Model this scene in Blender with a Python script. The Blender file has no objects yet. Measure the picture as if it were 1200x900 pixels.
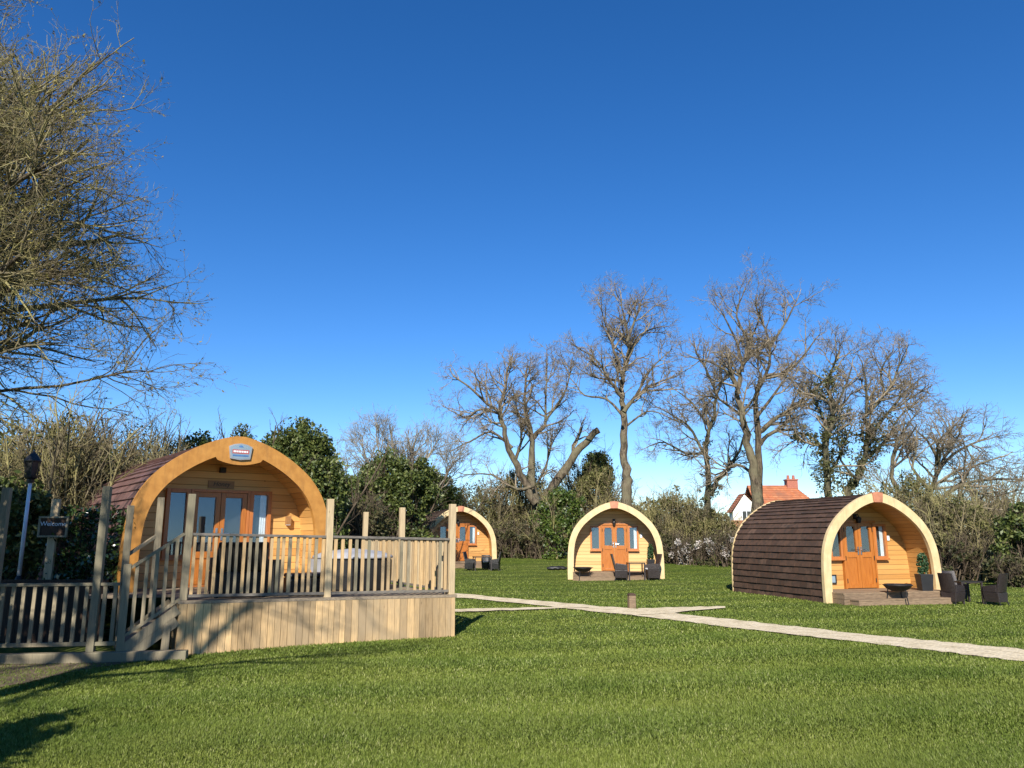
import bpy, math, random
import numpy as np
from mathutils import Vector, Matrix

R = math.radians
SC = bpy.context.scene
COL = SC.collection
random.seed(7)

# ------------------------------------------------------------------ basics
F, CAMZ = 901.0, 1.6
TH = math.atan(178 / F)
CT, ST = math.cos(TH), math.sin(TH)


def sstep(a, b, t):
    t = min(1, max(0, (t - a) / (b - a)))
    return t * t * (3 - 2 * t)


def g(x, y):
    """height of the lawn"""
    z = .10 * sstep(14, 28, y) + .40 * sstep(27, 46, y)
    z += .10 * sstep(2, -6, x) * sstep(16, 9, y) * -.5
    k = sstep(60, 30, abs(x) + y * .3)
    z += k * .018 * (math.sin(x * .9 + y * .35) + math.sin(y * .8 - x * .4 + 1.3))
    return z


def ray(px, py):
    a, v = (px - 600) / F, (py - 450) / F
    return a, CT + v * ST, ST - v * CT


def gp(px, py):
    """point of the lawn seen at a pixel of the photograph (1200 x 900)"""
    a, dy, dz = ray(px, py)
    z = 0
    for _ in range(25):
        t = (z - CAMZ) / dz
        z = g(a * t, dy * t)
    return Vector((a * t, dy * t, z))


def at(px, py, Y):
    a, dy, dz = ray(px, py)
    t = Y / dy
    return Vector((a * t, Y, CAMZ + dz * t))


class MB:
    def __init__(s):
        s.v, s.f, s.m, s.uv = [], [], [], []

    def face(s, pts, m=0, uv=None):
        i = len(s.v)
        s.v.extend(tuple(p) for p in pts)
        s.f.append(tuple(range(i, i + len(pts))))
        s.m.append(m)
        s.uv.append(uv)

    def hexa(s, c, m=0):
        """c: 8 corners, bottom ring 0-3, top ring 4-7 (joined: one island)"""
        i = len(s.v)
        s.v.extend(tuple(p) for p in c)
        for q in ((3, 2, 1, 0), (4, 5, 6, 7), (0, 1, 5, 4), (1, 2, 6, 5), (2, 3, 7, 6), (3, 0, 4, 7)):
            s.f.append(tuple(i + k for k in q)); s.m.append(m); s.uv.append(None)

    def box(s, x0, x1, y0, y1, z0, z1, m=0):
        s.hexa([(x0, y0, z0), (x1, y0, z0), (x1, y1, z0), (x0, y1, z0), (x0, y0, z1), (x1, y0, z1), (x1, y1, z1), (x0, y1, z1)], m)

    def beam(s, p, q, w, t, up=(0, 0, 1), m=0, w2=None, t2=None):
        """a board from p to q; w across, t along 'up'"""
        p, q = Vector(p), Vector(q)
        d = (q - p).normalized()
        a = d.cross(Vector(up))
        if a.length < 1e-4: a = d.cross(Vector((1, 0, 0)))
        a.normalize(); b = a.cross(d)
        w2, t2 = w2 or w, t2 or t
        c = []
        for o, ww, tt in ((p, w, t), (q, w2, t2)):
            for sx, sy in ((-1, -1), (1, -1), (1, 1), (-1, 1)):
                c.append(o + a * (sx * ww / 2) + b * (sy * tt / 2))
        s.hexa(c, m)

    def tube(s, pts, rad, k=8, cap=True, m=0):
        pts = [Vector(p) for p in pts]
        if not hasattr(rad, '__len__'): rad = [rad] * len(pts)
        base = len(s.v)
        ref = None
        for i, p in enumerate(pts):
            d = (pts[min(i + 1, len(pts) - 1)] - pts[max(i - 1, 0)]).normalized()
            if ref is None: ref = d.orthogonal().normalized()
            ref = (ref - d * ref.dot(d)).normalized()
            b = d.cross(ref)
            for j in range(k):
                an = 2 * math.pi * j / k
                s.v.append(tuple(p + (ref * math.cos(an) + b * math.sin(an)) * rad[i]))
        for i in range(len(pts) - 1):
            for j in range(k):
                a, b2 = base + i * k + j, base + i * k + (j + 1) % k
                s.f.append((a, b2, b2 + k, a + k)); s.m.append(m); s.uv.append(None)
        if cap:
            s.f.append(tuple(base + j for j in range(k))[::-1]); s.m.append(m); s.uv.append(None)
            e = base + (len(pts) - 1) * k
            s.f.append(tuple(e + j for j in range(k))); s.m.append(m); s.uv.append(None)

    def lathe(s, prof, c=(0, 0, 0), k=20, m=0):
        """prof: list of (r, z)"""
        base = len(s.v)
        for r, z in prof:
            for j in range(k):
                an = 2 * math.pi * j / k
                s.v.append((c[0] + r * math.cos(an), c[1] + r * math.sin(an), c[2] + z))
        for i in range(len(prof) - 1):
            for j in range(k):
                a, b2 = base + i * k + j, base + i * k + (j + 1) % k
                s.f.append((a, b2, b2 + k, a + k)); s.m.append(m); s.uv.append(None)

    def build(s, name, mats, parent=None, bevel=0, smooth=False):
        me = bpy.data.meshes.new(name)
        me.from_pydata(s.v, [], s.f)
        for mt in (mats if isinstance(mats, (list, tuple)) else [mats]): me.materials.append(mt)
        me.polygons.foreach_set('material_index', s.m)
        if any(u is not None for u in s.uv):
            ul = me.uv_layers.new(name='UVMap')
            co = []
            for fc, u in zip(s.f, s.uv):
                if u is None: u = [(0, 0)] * len(fc)
                for q in u: co.extend(q)
            ul.data.foreach_set('uv', co)
        if smooth: me.polygons.foreach_set('use_smooth', [True] * len(s.f))
        me.update()
        o = bpy.data.objects.new(name, me)
        COL.objects.link(o)
        if parent: o.parent = parent
        if bevel:
            b = o.modifiers.new('b', 'BEVEL'); b.width = bevel; b.segments = 2; b.limit_method = 'ANGLE'
        return o


def np_mesh(name, V, Fc, mat, parent=None, smooth=False):
    """Fc: (n,k) array of faces of the same size"""
    me = bpy.data.meshes.new(name)
    n, k = Fc.shape
    me.vertices.add(len(V)); me.vertices.foreach_set('co', np.ascontiguousarray(V, np.float32).ravel())
    me.loops.add(n * k); me.loops.foreach_set('vertex_index', np.ascontiguousarray(Fc, np.int32).ravel())
    me.polygons.add(n); me.polygons.foreach_set('loop_start', np.arange(0, n * k, k, dtype=np.int32))
    if smooth: me.polygons.foreach_set('use_smooth', np.ones(n, bool))
    me.materials.append(mat)
    me.update(calc_edges=True)
    o = bpy.data.objects.new(name, me); COL.objects.link(o)
    if parent: o.parent = parent
    return o


def tag(o, label=None, cat=None, group=None, kind=None):
    if label: o['label'] = label
    if cat: o['category'] = cat
    if group: o['group'] = group
    if kind: o['kind'] = kind
    return o


def thing(name, label, cat, loc=(0, 0, 0), rz=0, group=None):
    o = bpy.data.objects.new(name, None); COL.objects.link(o)
    o.location = loc; o.rotation_euler = (0, 0, rz); o.empty_display_size = .3
    return tag(o, label, cat, group)


def dup(o, parent=None):
    c = o.copy(); COL.objects.link(c)
    if parent: c.parent = parent
    for ch in list(o.children): dup(ch, c)
    return c


# ------------------------------------------------------------------ materials
def mat(name):
    m = bpy.data.materials.new(name); m.use_nodes = True
    nt = m.node_tree
    b = nt.nodes['Principled BSDF']
    return m, nt, b


def N(nt, t, **kw):
    n = nt.nodes.new(t)
    for k, v in kw.items():
        if k.startswith('i_'):
            n.inputs[int(k[2:]) if k[2:].isdigit() else k[2:]].default_value = v
        else: setattr(n, k, v)
    return n


def ramp(nt, fac, stops):
    n = N(nt, 'ShaderNodeValToRGB')
    e = n.color_ramp.elements
    while len(e) < len(stops): e.new(.5)
    for i, (p, c) in enumerate(stops):
        e[i].position = p; e[i].color = (*c, 1)
    nt.links.new(fac, n.inputs[0])
    return n.outputs[0]


def mixc(nt, fac, a, b, mode='MIX'):
    n = N(nt, 'ShaderNodeMix', data_type='RGBA', blend_type=mode)
    for sock, v in ((0, fac), (6, a), (7, b)):
        if hasattr(v, 'is_output'): nt.links.new(v, n.inputs[sock])
        else: n.inputs[sock].default_value = v if sock == 0 else (*v, 1)
    return n.outputs[2]


def math_(nt, op, a, b=0.0):
    n = N(nt, 'ShaderNodeMath', operation=op)
    for i, v in enumerate((a, b)):
        if hasattr(v, 'is_output'): nt.links.new(v, n.inputs[i])
        else: n.inputs[i].default_value = v
    return n.outputs[0]


def noise(nt, vec, scale, detail=4, rough=.55):
    n = N(nt, 'ShaderNodeTexNoise'); n.inputs['Scale'].default_value = scale
    n.inputs['Detail'].default_value = detail; n.inputs['Roughness'].default_value = rough
    if vec is not None: nt.links.new(vec, n.inputs['Vector'])
    return n.outputs['Fac']


def mapped(nt, vec, scale):
    n = N(nt, 'ShaderNodeMapping'); n.inputs['Scale'].default_value = scale
    nt.links.new(vec, n.inputs['Vector'])
    return n.outputs[0]


def bump(nt, b, h, strength=.3, dist=.01):
    n = N(nt, 'ShaderNodeBump'); n.inputs['Strength'].default_value = strength; n.inputs['Distance'].default_value = dist
    nt.links.new(h, n.inputs['Height']); nt.links.new(n.outputs[0], b.inputs['Normal'])


def coord(nt, which='Object'):
    return N(nt, 'ShaderNodeTexCoord').outputs[which]


def m_plain(name, c, rough=.6, metal=0, var=.25, scale=6, spec=.5):
    m, nt, b = mat(name)
    f = noise(nt, coord(nt), scale)
    lo = tuple(x * (1 - var) for x in c); hi = tuple(min(1, x * (1 + var)) for x in c)
    nt.links.new(ramp(nt, f, [(.3, lo), (.7, hi)]), b.inputs['Base Color'])
    b.inputs['Roughness'].default_value = rough; b.inputs['Metallic'].default_value = metal
    b.inputs['Specular IOR Level'].default_value = spec
    return m


def m_board(name, c1, c2, rough=.75, grain=(3, 3, 40), stain=None, spec=.3, gs=.5):
    """timber made of real boards: tone per board + grain along the board"""
    m, nt, b = mat(name)
    ob = coord(nt)
    ri = N(nt, 'ShaderNodeNewGeometry').outputs['Random Per Island']
    col = ramp(nt, ri, [(0, c1), (1, c2)])
    gr = noise(nt, mapped(nt, ob, grain), 4, 6, .6)
    gcol = ramp(nt, gr, [(.3, (1 - gs, 1 - gs, 1 - gs)), (.65, (1, 1, 1))])
    col = mixc(nt, 1, col, gcol, 'MULTIPLY')
    kn = N(nt, 'ShaderNodeTexVoronoi'); kn.inputs['Scale'].default_value = 5
    nt.links.new(mapped(nt, ob, (1.7, 1.7, .6)), kn.inputs['Vector'])
    kf = ramp(nt, kn.outputs['Distance'], [(.035, (.35, .3, .25)), (.09, (1, 1, 1))])
    col = mixc(nt, .7, col, kf, 'MULTIPLY')
    if stain:
        big = noise(nt, mapped(nt, ob, (1, 1, .5)), 1.6, 5)
        sf = ramp(nt, big, [(.42, (0, 0, 0)), (.68, (1, 1, 1))])
        col = mixc(nt, sf, col, stain)
    nt.links.new(col, b.inputs['Base Color'])
    b.inputs['Roughness'].default_value = rough; b.inputs['Specular IOR Level'].default_value = spec
    bump(nt, b, gr, .35, .004)
    return m


def m_clad(name, c1, c2, plank=.12, rough=.5, uv=True):
    """machined cladding: u along the boards, v across (metres)"""
    m, nt, b = mat(name)
    uvs = coord(nt, 'UV')
    sp = N(nt, 'ShaderNodeSeparateXYZ'); nt.links.new(uvs, sp.inputs[0])
    q = math_(nt, 'DIVIDE', sp.outputs[1], plank)
    fl = math_(nt, 'FLOOR', q); fr = math_(nt, 'FRACT', q)
    wn = N(nt, 'ShaderNodeTexWhiteNoise', noise_dimensions='1D'); nt.links.new(fl, wn.inputs['W'])
    cb = N(nt, 'ShaderNodeCombineXYZ')
    nt.links.new(math_(nt, 'MULTIPLY', sp.outputs[0], 1.2), cb.inputs[0]); nt.links.new(math_(nt, 'MULTIPLY', sp.outputs[1], 22), cb.inputs[1])
    nt.links.new(math_(nt, 'MULTIPLY', fl, 3.7), cb.inputs[2])
    gr = noise(nt, cb.outputs[0], 2.2, 5)
    fac = math_(nt, 'ADD', math_(nt, 'MULTIPLY', wn.outputs[0], .5), math_(nt, 'MULTIPLY', gr, .6))
    col = ramp(nt, fac, [(.2, c1), (.85, c2)])
    kn = N(nt, 'ShaderNodeTexVoronoi'); kn.inputs['Scale'].default_value = 3.2
    nt.links.new(uvs, kn.inputs['Vector'])
    col = mixc(nt, .75, col, ramp(nt, kn.outputs['Distance'], [(.03, (.4, .28, .18)), (.075, (1, 1, 1))]), 'MULTIPLY')
    edge = math_(nt, 'MINIMUM', fr, math_(nt, 'SUBTRACT', 1.0, fr))
    gro = ramp(nt, edge, [(.0, (0, 0, 0)), (.07, (1, 1, 1))])
    col = mixc(nt, 1, col, ramp(nt, edge, [(.012, (.45, .38, .33)), (.05, (1, 1, 1))]), 'MULTIPLY')
    nt.links.new(col, b.inputs['Base Color'])
    b.inputs['Roughness'].default_value = rough
    bump(nt, b, gro, .6, .012)
    return m


def m_grain(name, c1, c2, rough=.45, sc=(30, 30, 2.5), stain=None):
    m, nt, b = mat(name)
    gr = noise(nt, mapped(nt, coord(nt), sc), 1.5, 5)
    col = ramp(nt, gr, [(.3, c1), (.72, c2)])
    if stain:   # weather streaks
        f = noise(nt, mapped(nt, coord(nt), (9, 9, 1.1)), 1.3, 5, .65)
        col = mixc(nt, ramp(nt, f, [(.52, (0, 0, 0)), (.8, (.75, .75, .75))]), col, stain)
    nt.links.new(col, b.inputs['Base Color'])
    b.inputs['Roughness'].default_value = rough
    bump(nt, b, gr, .15, .003)
    return m


def m_island(name, cols, rough=.6, spec=.4, trans=0, dirt=None, zfade=None):
    """tone per loose piece (leaves, tiles, blades)"""
    m, nt, b = mat(name)
    ri = N(nt, 'ShaderNodeNewGeometry').outputs['Random Per Island']
    st = [(i / (len(cols) - 1), c) for i, c in enumerate(cols)]
    col = ramp(nt, ri, st)
    if dirt:
        f = noise(nt, coord(nt), dirt[0], 5)
        col = mixc(nt, ramp(nt, f, [(.4, (0, 0, 0)), (.75, (1, 1, 1))]), col, dirt[1])
    nt.links.new(col, b.inputs['Base Color'])
    b.inputs['Roughness'].default_value = rough; b.inputs['Specular IOR Level'].default_value = spec
    if trans:
        tr = N(nt, 'ShaderNodeBsdfTranslucent'); nt.links.new(col, tr.inputs[0])
        mx = N(nt, 'ShaderNodeMixShader'); mx.inputs[0].default_value = trans
        nt.links.new(b.outputs[0], mx.inputs[1]); nt.links.new(tr.outputs[0], mx.inputs[2])
        nt.links.new(mx.outputs[0], nt.nodes['Material Output'].inputs[0])
    return m


def m_weave(name, c1, c2, sc=60):
    m, nt, b = mat(name)
    ck = N(nt, 'ShaderNodeTexChecker'); ck.inputs['Scale'].default_value = sc
    nt.links.new(coord(nt), ck.inputs[0])
    f = math_(nt, 'ADD', math_(nt, 'MULTIPLY', ck.outputs['Fac'], .5), math_(nt, 'MULTIPLY', noise(nt, coord(nt), 9), .5))
    nt.links.new(ramp(nt, f, [(.2, c1), (.8, c2)]), b.inputs['Base Color'])
    b.inputs['Roughness'].default_value = .45
    bump(nt, b, ck.outputs['Fac'], .4, .004)
    return m


def m_glass(name):
    m, nt, b = mat(name)
    tr = N(nt, 'ShaderNodeBsdfTransparent'); tr.inputs[0].default_value = (.90, .93, .94, 1)
    gl = N(nt, 'ShaderNodeBsdfGlossy'); gl.inputs['Roughness'].default_value = .02; gl.inputs[0].default_value = (.70, .78, .88, 1)
    nz = noise(nt, coord(nt), 1.3, 2)
    bp = N(nt, 'ShaderNodeBump'); bp.inputs['Strength'].default_value = .04; nt.links.new(nz, bp.inputs['Height'])
    nt.links.new(bp.outputs[0], gl.inputs['Normal'])
    mx = N(nt, 'ShaderNodeMixShader')
    mx.inputs[0].default_value = .095; nt.links.new(tr.outputs[0], mx.inputs[1]); nt.links.new(gl.outputs[0], mx.inputs[2])
    nt.links.new(mx.outputs[0], nt.nodes['Material Output'].inputs[0])
    return m


def m_bark(name, c1, c2, lich=None):
    m, nt, b = mat(name)
    ob = coord(nt)
    f = noise(nt, mapped(nt, ob, (5, 5, 1.1)), 1.6, 7, .7)
    col = ramp(nt, f, [(.42, c1), (.66, c2)])
    if lich:
        l = noise(nt, ob, 1.1, 4)
        col = mixc(nt, ramp(nt, l, [(.45, (0, 0, 0)), (.62, (1, 1, 1))]), col, lich)
    nt.links.new(col, b.inputs['Base Color']); b.inputs['Roughness'].default_value = .9; b.inputs['Specular IOR Level'].default_value = .2
    bump(nt, b, f, 1, .09)
    return m


M = {}
M['deckwood'] = m_board('weathered_deck_timber', (.29, .20, .105), (.80, .53, .25), .8, (14, 14, 1.2), (.33, .245, .145), gs=.4)
M['oldwood'] = m_board('weathered_fence_timber', (.24, .20, .13), (.36, .29, .18), .8, (16, 16, 1.4), (.17, .155, .10), gs=.4)
M['rail'] = m_board('grey_rail_timber', (.17, .15, .125), (.24, .21, .17), .8, (4, 4, 16))
M['newwood'] = m_board('pale_post_timber', (.50, .38, .22), (.58, .45, .27), .75, (16, 16, 1.2), gs=.3)
M['floorwood'] = m_board('deck_floor_timber', (.24, .19, .13), (.36, .28, .19), .8, (3, 14, 14))
M['step'] = m_board('step_timber', (.21, .145, .09), (.33, .23, .14), .75, (1.5, 14, 14))
M['clad'] = m_clad('honey_cladding', (.40, .195, .050), (.57, .31, .095))
M['cladpale'] = m_clad('pale_cladding', (.51, .30, .105), (.66, .43, .175))
M['cladmain'] = m_clad('golden_cladding', (.49, .25, .068), (.70, .40, .13), .13)
M['fascia'] = m_grain('cream_fascia_timber', (.54, .395, .19), (.66, .505, .275), .6, (3, 3, 3), (.34, .27, .16))
M['fasciamain'] = m_grain('orange_fascia_timber', (.38, .165, .03), (.51, .24, .05), .5, (5, 5, 5), (.25, .115, .03))
M['door'] = m_grain('orange_stained_joinery', (.32, .098, .015), (.45, .158, .027), .35)
M['frame'] = m_grain('brown_stained_joinery', (.36, .115, .028), (.50, .18, .045), .4)
M['key'] = m_plain('terracotta_cap', (.42, .17, .09), .6)
M['tile'] = m_island('brown_roof_tile', [(.062, .034, .021), (.102, .057, .036), (.077, .043, .028), (.128, .075, .049)], .72, .25, dirt=(9, (.045, .033, .024)))
M['tilemain'] = m_island('mauve_brown_roof_tile', [(.125, .062, .052), (.175, .092, .08), (.14, .07, .06), (.20, .11, .095)], .5, .4, dirt=(7, (.10, .065, .052)))
M['dark'] = m_plain('room_shade_backing', (.018, .018, .02), .8)
M['under'] = m_plain('dark_felt', (.03, .022, .02), .9)
M['glass'] = m_glass('window_glass')
M['curtain'] = m_plain('white_curtain', (.78, .78, .76), .9, var=.08, scale=14)
M['steel'] = m_plain('brushed_steel', (.55, .55, .55), .3, 1)
M['iron'] = m_plain('black_iron', (.025, .023, .022), .55, .3, .4, 15)
M['black'] = m_plain('black_plastic', (.015, .015, .016), .5)
M['weave'] = m_weave('dark_woven_rattan', (.012, .009, .008), (.040, .028, .025))
M['blackweave'] = m_weave('black_woven_rattan', (.006, .006, .006), (.018, .017, .017))
M['glassblack'] = m_plain('dark_table_glass', (.03, .03, .03), .1)
M['cushion'] = m_plain('pale_cushion', (.72, .70, .66), .9, var=.1)
M['white'] = m_plain('white_paint', (.74, .75, .75), .45, var=.1)
M['cover'] = m_plain('pale_grey_cover', (.30, .30, .31), .7, var=.2, scale=3)
M['slate'] = m_plain('blue_grey_sign_paint', (.22, .29, .34), .5, var=.08)
M['red'] = m_plain('dull_red_paint', (.40, .09, .08), .5, var=.1)
M['bluepaint'] = m_plain('blue_sign_paint', (.07, .17, .36), .5)
M['plate'] = m_grain('dark_name_plate_wood', (.26, .13, .05), (.34, .18, .07), .6, (3, 30, 30))
M['brown'] = m_board('dark_brown_fence_timber', (.055, .032, .02), (.085, .05, .03), .8, (14, 14, 1.4))
M['twig'] = m_bark('bare_twig_bark', (.17, .135, .09), (.38, .31, .21))
M['twigolive'] = m_bark('olive_twig_bark', (.13, .105, .06), (.31, .255, .155), (.33, .29, .12))
M['twigpale'] = m_bark('pale_twig_bark', (.22, .19, .14), (.40, .36, .28))
M['twigdark'] = m_bark('brown_twig_bark', (.075, .055, .038), (.17, .13, .085))
M['bark'] = m_bark('grey_brown_bark', (.045, .035, .024), (.23, .18, .12), (.16, .14, .085))
M['barkdark'] = m_bark('dark_ivied_bark', (.055, .05, .03), (.17, .15, .09))
M['ever'] = m_island('evergreen_leaf', [(.026, .042, .010), (.060, .085, .018), (.10, .125, .028), (.16, .175, .048)], .5, .4, .15)
M['holly'] = m_island('bright_holly_leaf', [(.022, .045, .007), (.050, .085, .012), (.085, .125, .020), (.125, .155, .03)], .45, .5, .15)
M['scrub'] = m_island('scrub_leaf', [(.060, .066, .018), (.115, .118, .032), (.175, .165, .058), (.22, .195, .09)], .7, .3, .2)
M['bramble'] = m_island('bramble_leaf', [(.022, .030, .010), (.052, .058, .018), (.095, .085, .036), (.12, .10, .05)], .6, .3, .15)
M['blossom'] = m_island('white_blossom', [(.42, .40, .33), (.62, .58, .50), (.50, .42, .38), (.76, .73, .66)], .8, .2, .3)
M['ivyleaf'] = m_island('ivy_leaf', [(.015, .034, .010), (.035, .066, .017), (.065, .105, .026)], .2, .7, .1)
M['ivydry'] = m_island('olive_ivy_leaf', [(.03, .036, .012), (.06, .068, .02), (.10, .10, .035), (.15, .14, .055)], .5, .4, .15)
M['bud'] = m_island('yellow_green_bud', [(.16, .14, .035), (.26, .22, .05), (.17, .12, .06), (.34, .30, .08)], .7, .3, .25)
M['topiary'] = m_island('topiary_leaf', [(.02, .05, .018), (.04, .085, .03), (.055, .11, .04)], .5, .4, .1)
M['render'] = m_plain('white_house_render', (.76, .73, .64), .85, var=.08, scale=2)
M['redtile'] = m_island('red_pantile', [(.34, .11, .045), (.46, .17, .07), (.40, .13, .06), (.52, .22, .10)], .75, .3, dirt=(1.2, (.27, .12, .07)))
M['brick'] = m_plain('red_brick', (.34, .12, .075), .85, var=.3, scale=14)


def ground_material():
    m, nt, b = mat('mown_grass')
    ob = coord(nt)
    big = noise(nt, ob, .22, 4); mid = noise(nt, ob, 1.4, 5); fine = noise(nt, ob, 38, 5, .7)
    col = ramp(nt, mid, [(.3, (.062, .100, .012)), (.55, (.100, .142, .018)), (.75, (.14, .175, .03))])
    col = mixc(nt, ramp(nt, big, [(.4, (0, 0, 0)), (.7, (.6, .6, .6))]), col, (.125, .145, .04))
    col = mixc(nt, 1, col, ramp(nt, fine, [(.3, (.5, .5, .45)), (.7, (1.25, 1.2, 1.1))]), 'MULTIPLY')
    # mowing lines: sheen of the curving mown passes put into the colour
    sp = N(nt, 'ShaderNodeSeparateXYZ'); nt.links.new(ob, sp.inputs[0])
    w = math_(nt, 'ADD', math_(nt, 'MULTIPLY', sp.outputs[1], 3.6), math_(nt, 'MULTIPLY', sp.outputs[0], -.55))
    w = math_(nt, 'SINE', math_(nt, 'ADD', w, math_(nt, 'MULTIPLY', big, 9)))
    st = ramp(nt, math_(nt, 'ADD', math_(nt, 'MULTIPLY', w, .5), .5), [(.3, (.80, .84, .8)), (.7, (1.12, 1.1, 1.05))])
    col = mixc(nt, .8, col, st, 'MULTIPLY')
    nt.links.new(col, b.inputs['Base Color']); b.inputs['Roughness'].default_value = .9; b.inputs['Specular IOR Level'].default_value = .15
    bump(nt, b, fine, 1, .04)
    return m


def gravel_material():
    m, nt, b = mat('pale_gravel')
    ob = coord(nt)
    v = N(nt, 'ShaderNodeTexVoronoi'); v.inputs['Scale'].default_value = 22; nt.links.new(ob, v.inputs['Vector'])
    n1 = noise(nt, ob, 3.4, 8, .72)
    col = ramp(nt, n1, [(.3, (.42, .33, .185)), (.5, (.68, .56, .36)), (.68, (.78, .66, .455))])
    col = mixc(nt, .35, col, ramp(nt, v.outputs['Distance'], [(.0, (1.25, 1.25, 1.25)), (.7, (.45, .45, .45))]), 'MULTIPLY')
    nt.links.new(col, b.inputs['Base Color']); b.inputs['Roughness'].default_value = .95
    bump(nt, b, v.outputs['Distance'], .8, .02)
    return m


def soil_material():
    m, nt, b = mat('leaf_littered_soil')
    ob = coord(nt)
    n1 = noise(nt, ob, 3, 6); n2 = noise(nt, ob, 30, 5, .7)
    col = ramp(nt, n1, [(.3, (.07, .05, .03)), (.5, (.13, .095, .055)), (.72, (.22, .17, .10))])
    col = mixc(nt, 1, col, ramp(nt, n2, [(.3, (.55, .5, .45)), (.7, (1.3, 1.25, 1.2))]), 'MULTIPLY')
    nt.links.new(col, b.inputs['Base Color']); b.inputs['Roughness'].default_value = .95
    bump(nt, b, n2, 1, .03)
    return m


# ------------------------------------------------------------------ ground, paths
def axis_pts(lo, hi, near_lo, near_hi, step):
    a = list(np.arange(near_lo, near_hi + 1e-6, step))
    s, x = step, near_hi
    while x < hi: s *= 1.35; x += s; a.append(x)
    s, x = step, near_lo
    while x > lo: s *= 1.35; x -= s; a.insert(0, x)
    return a


xs = axis_pts(-900, 900, -24, 28, .5); ys = axis_pts(-300, 1500, -4, 52, .5)
V = np.array([(x, y, g(x, y)) for y in ys for x in xs])
nx = len(xs)
Fq = np.array([(j * nx + i, j * nx + i + 1, (j + 1) * nx + i + 1, (j + 1) * nx + i) for j in range(len(ys) - 1) for i in range(nx - 1)])
tag(np_mesh('ground', V, Fq, ground_material(), smooth=True), 'mown green lawn running back to the thicket', kind='structure')

GRAVEL = gravel_material()
PATH_POLYS = []


def strip(name, rows, label, lift=.02):
    """rows: (x, y_top, y_bottom) pixels across the path"""
    mb = MB(); top, bot = [], []
    rr = []
    for (a, b) in zip(rows[:-1], rows[1:]):
        n = max(2, int(abs(b[0] - a[0]) / 8))
        for i in range(n):
            t = i / n; rr.append([a[k] + (b[k] - a[k]) * t for k in range(3)])
    rr.append(rows[-1])
    for x, yt, yb in rr:
        A, B = gp(x, yt), gp(x, yb)
        j = (B - A).length
        A = A + (A - B).normalized() * random.uniform(-.09, .09); B = B + (B - A).normalized() * random.uniform(-.07, .07)
        top.append(A); bot.append(B)
    K = 4
    for i in range(len(top) - 1):
        for k in range(K):
            q = []
            for (ii, kk) in ((i, k), (i + 1, k), (i + 1, k + 1), (i, k + 1)):
                p = bot[ii].lerp(top[ii], kk / K); q.append((p.x, p.y, g(p.x, p.y) + lift))
            mb.face(q)
        PATH_POLYS.append([(p.x, p.y) for p in (bot[i], bot[i + 1], top[i + 1], top[i])])
    return tag(mb.build(name, GRAVEL), label, kind='structure')


strip('path', [(470, 692, 697), (545, 697, 701.5), (600, 702, 707), (640, 705.5, 711), (700, 711, 718), (740, 714, 721.5), (800, 720.5, 729), (850, 726, 735.5), (1000, 743, 753), (1200, 762.5, 776.5), (1300, 771, 788)],
      'pale gravel path crossing the lawn below the pods')
strip('footpath', [(748, 714.5, 722), (790, 713, 719.5), (820, 712.3, 716), (850, 711.8, 713.6)], 'short gravel spur turning towards the brown roofed pod', .028)
strip('footpath', [(470, 716.5, 719.5), (540, 714.8, 718), (600, 713.6, 716.4), (645, 712.6, 714.6), (690, 711, 713)], 'narrow gravel branch passing behind the deck corner', .028)

SOILP = [gp(-60, 774), gp(60, 772), gp(150, 768), gp(205, 767), gp(150, 778), gp(85, 788), gp(30, 802), gp(-40, 815), gp(-120, 810)]
mb = MB()
cx = sum((p for p in SOILP), Vector()) / len(SOILP)
ring = []
for i in range(len(SOILP)):
    a, b = SOILP[i], SOILP[(i + 1) % len(SOILP)]
    for k in range(6): ring.append(a.lerp(b, k / 6) + Vector((random.uniform(-.06, .06), random.uniform(-.06, .06), 0)))
for i in range(len(ring)):
    a, b = ring[i], ring[(i + 1) % len(ring)]
    for k in range(6):
        q = [cx.lerp(a, k / 6), cx.lerp(b, k / 6), cx.lerp(b, (k + 1) / 6), cx.lerp(a, (k + 1) / 6)]
        if k == 0: q = q[1:]
        mb.face([(p.x, p.y, g(p.x, p.y) + .012) for p in q])
tag(mb.build('soil', soil_material()), 'bare leaf littered soil in front of the picket fence', kind='structure')

# ------------------------------------------------------------------ pods
CTRL = [(1.0, 0), (1.0, .2), (.985, .39), (.95, .515), (.875, .635), (.765, .735), (.66, .80), (.56, .852), (.45, .899), (.33, .941), (.20, .974), (.09, .993), (0, 1.0)]


CTRL_MAIN = [(1.0, 0), (1.0, .2), (.985, .39), (.95, .515), (.88, .63), (.765, .735), (.645, .808), (.52, .868), (.39, .918), (.26, .958), (.13, .987), (0, 1.003)]


def profile(W, H, n=64, CTRL=CTRL):
    """outline from the foot at -x over the top to the foot at +x, even steps"""
    c = [CTRL[0]] + CTRL + [(-CTRL[-2][0], CTRL[-2][1])]
    pts = []
    for i in range(1, len(c) - 2):
        p0, p1, p2, p3 = (np.array(c[i + k], float) for k in (-1, 0, 1, 2))
        for t in np.linspace(0, 1, 12, endpoint=False):
            pts.append(.5 * ((2 * p1) + (p2 - p0) * t + (2 * p0 - 5 * p1 + 4 * p2 - p3) * t * t + (3 * p1 - p0 - 3 * p2 + p3) * t ** 3))
    pts.append(np.array((0, 1.0)))
    right = np.array(pts) * (W / 2, H)
    full = np.concatenate([right * (-1, 1), right[:-1][::-1]])
    s = np.concatenate([[0], np.cumsum(np.linalg.norm(np.diff(full, axis=0), axis=1))])
    q = np.linspace(0, s[-1], n + 1)
    out = np.stack([np.interp(q, s, full[:, 0]), np.interp(q, s, full[:, 1])], 1)
    return out, q


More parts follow.
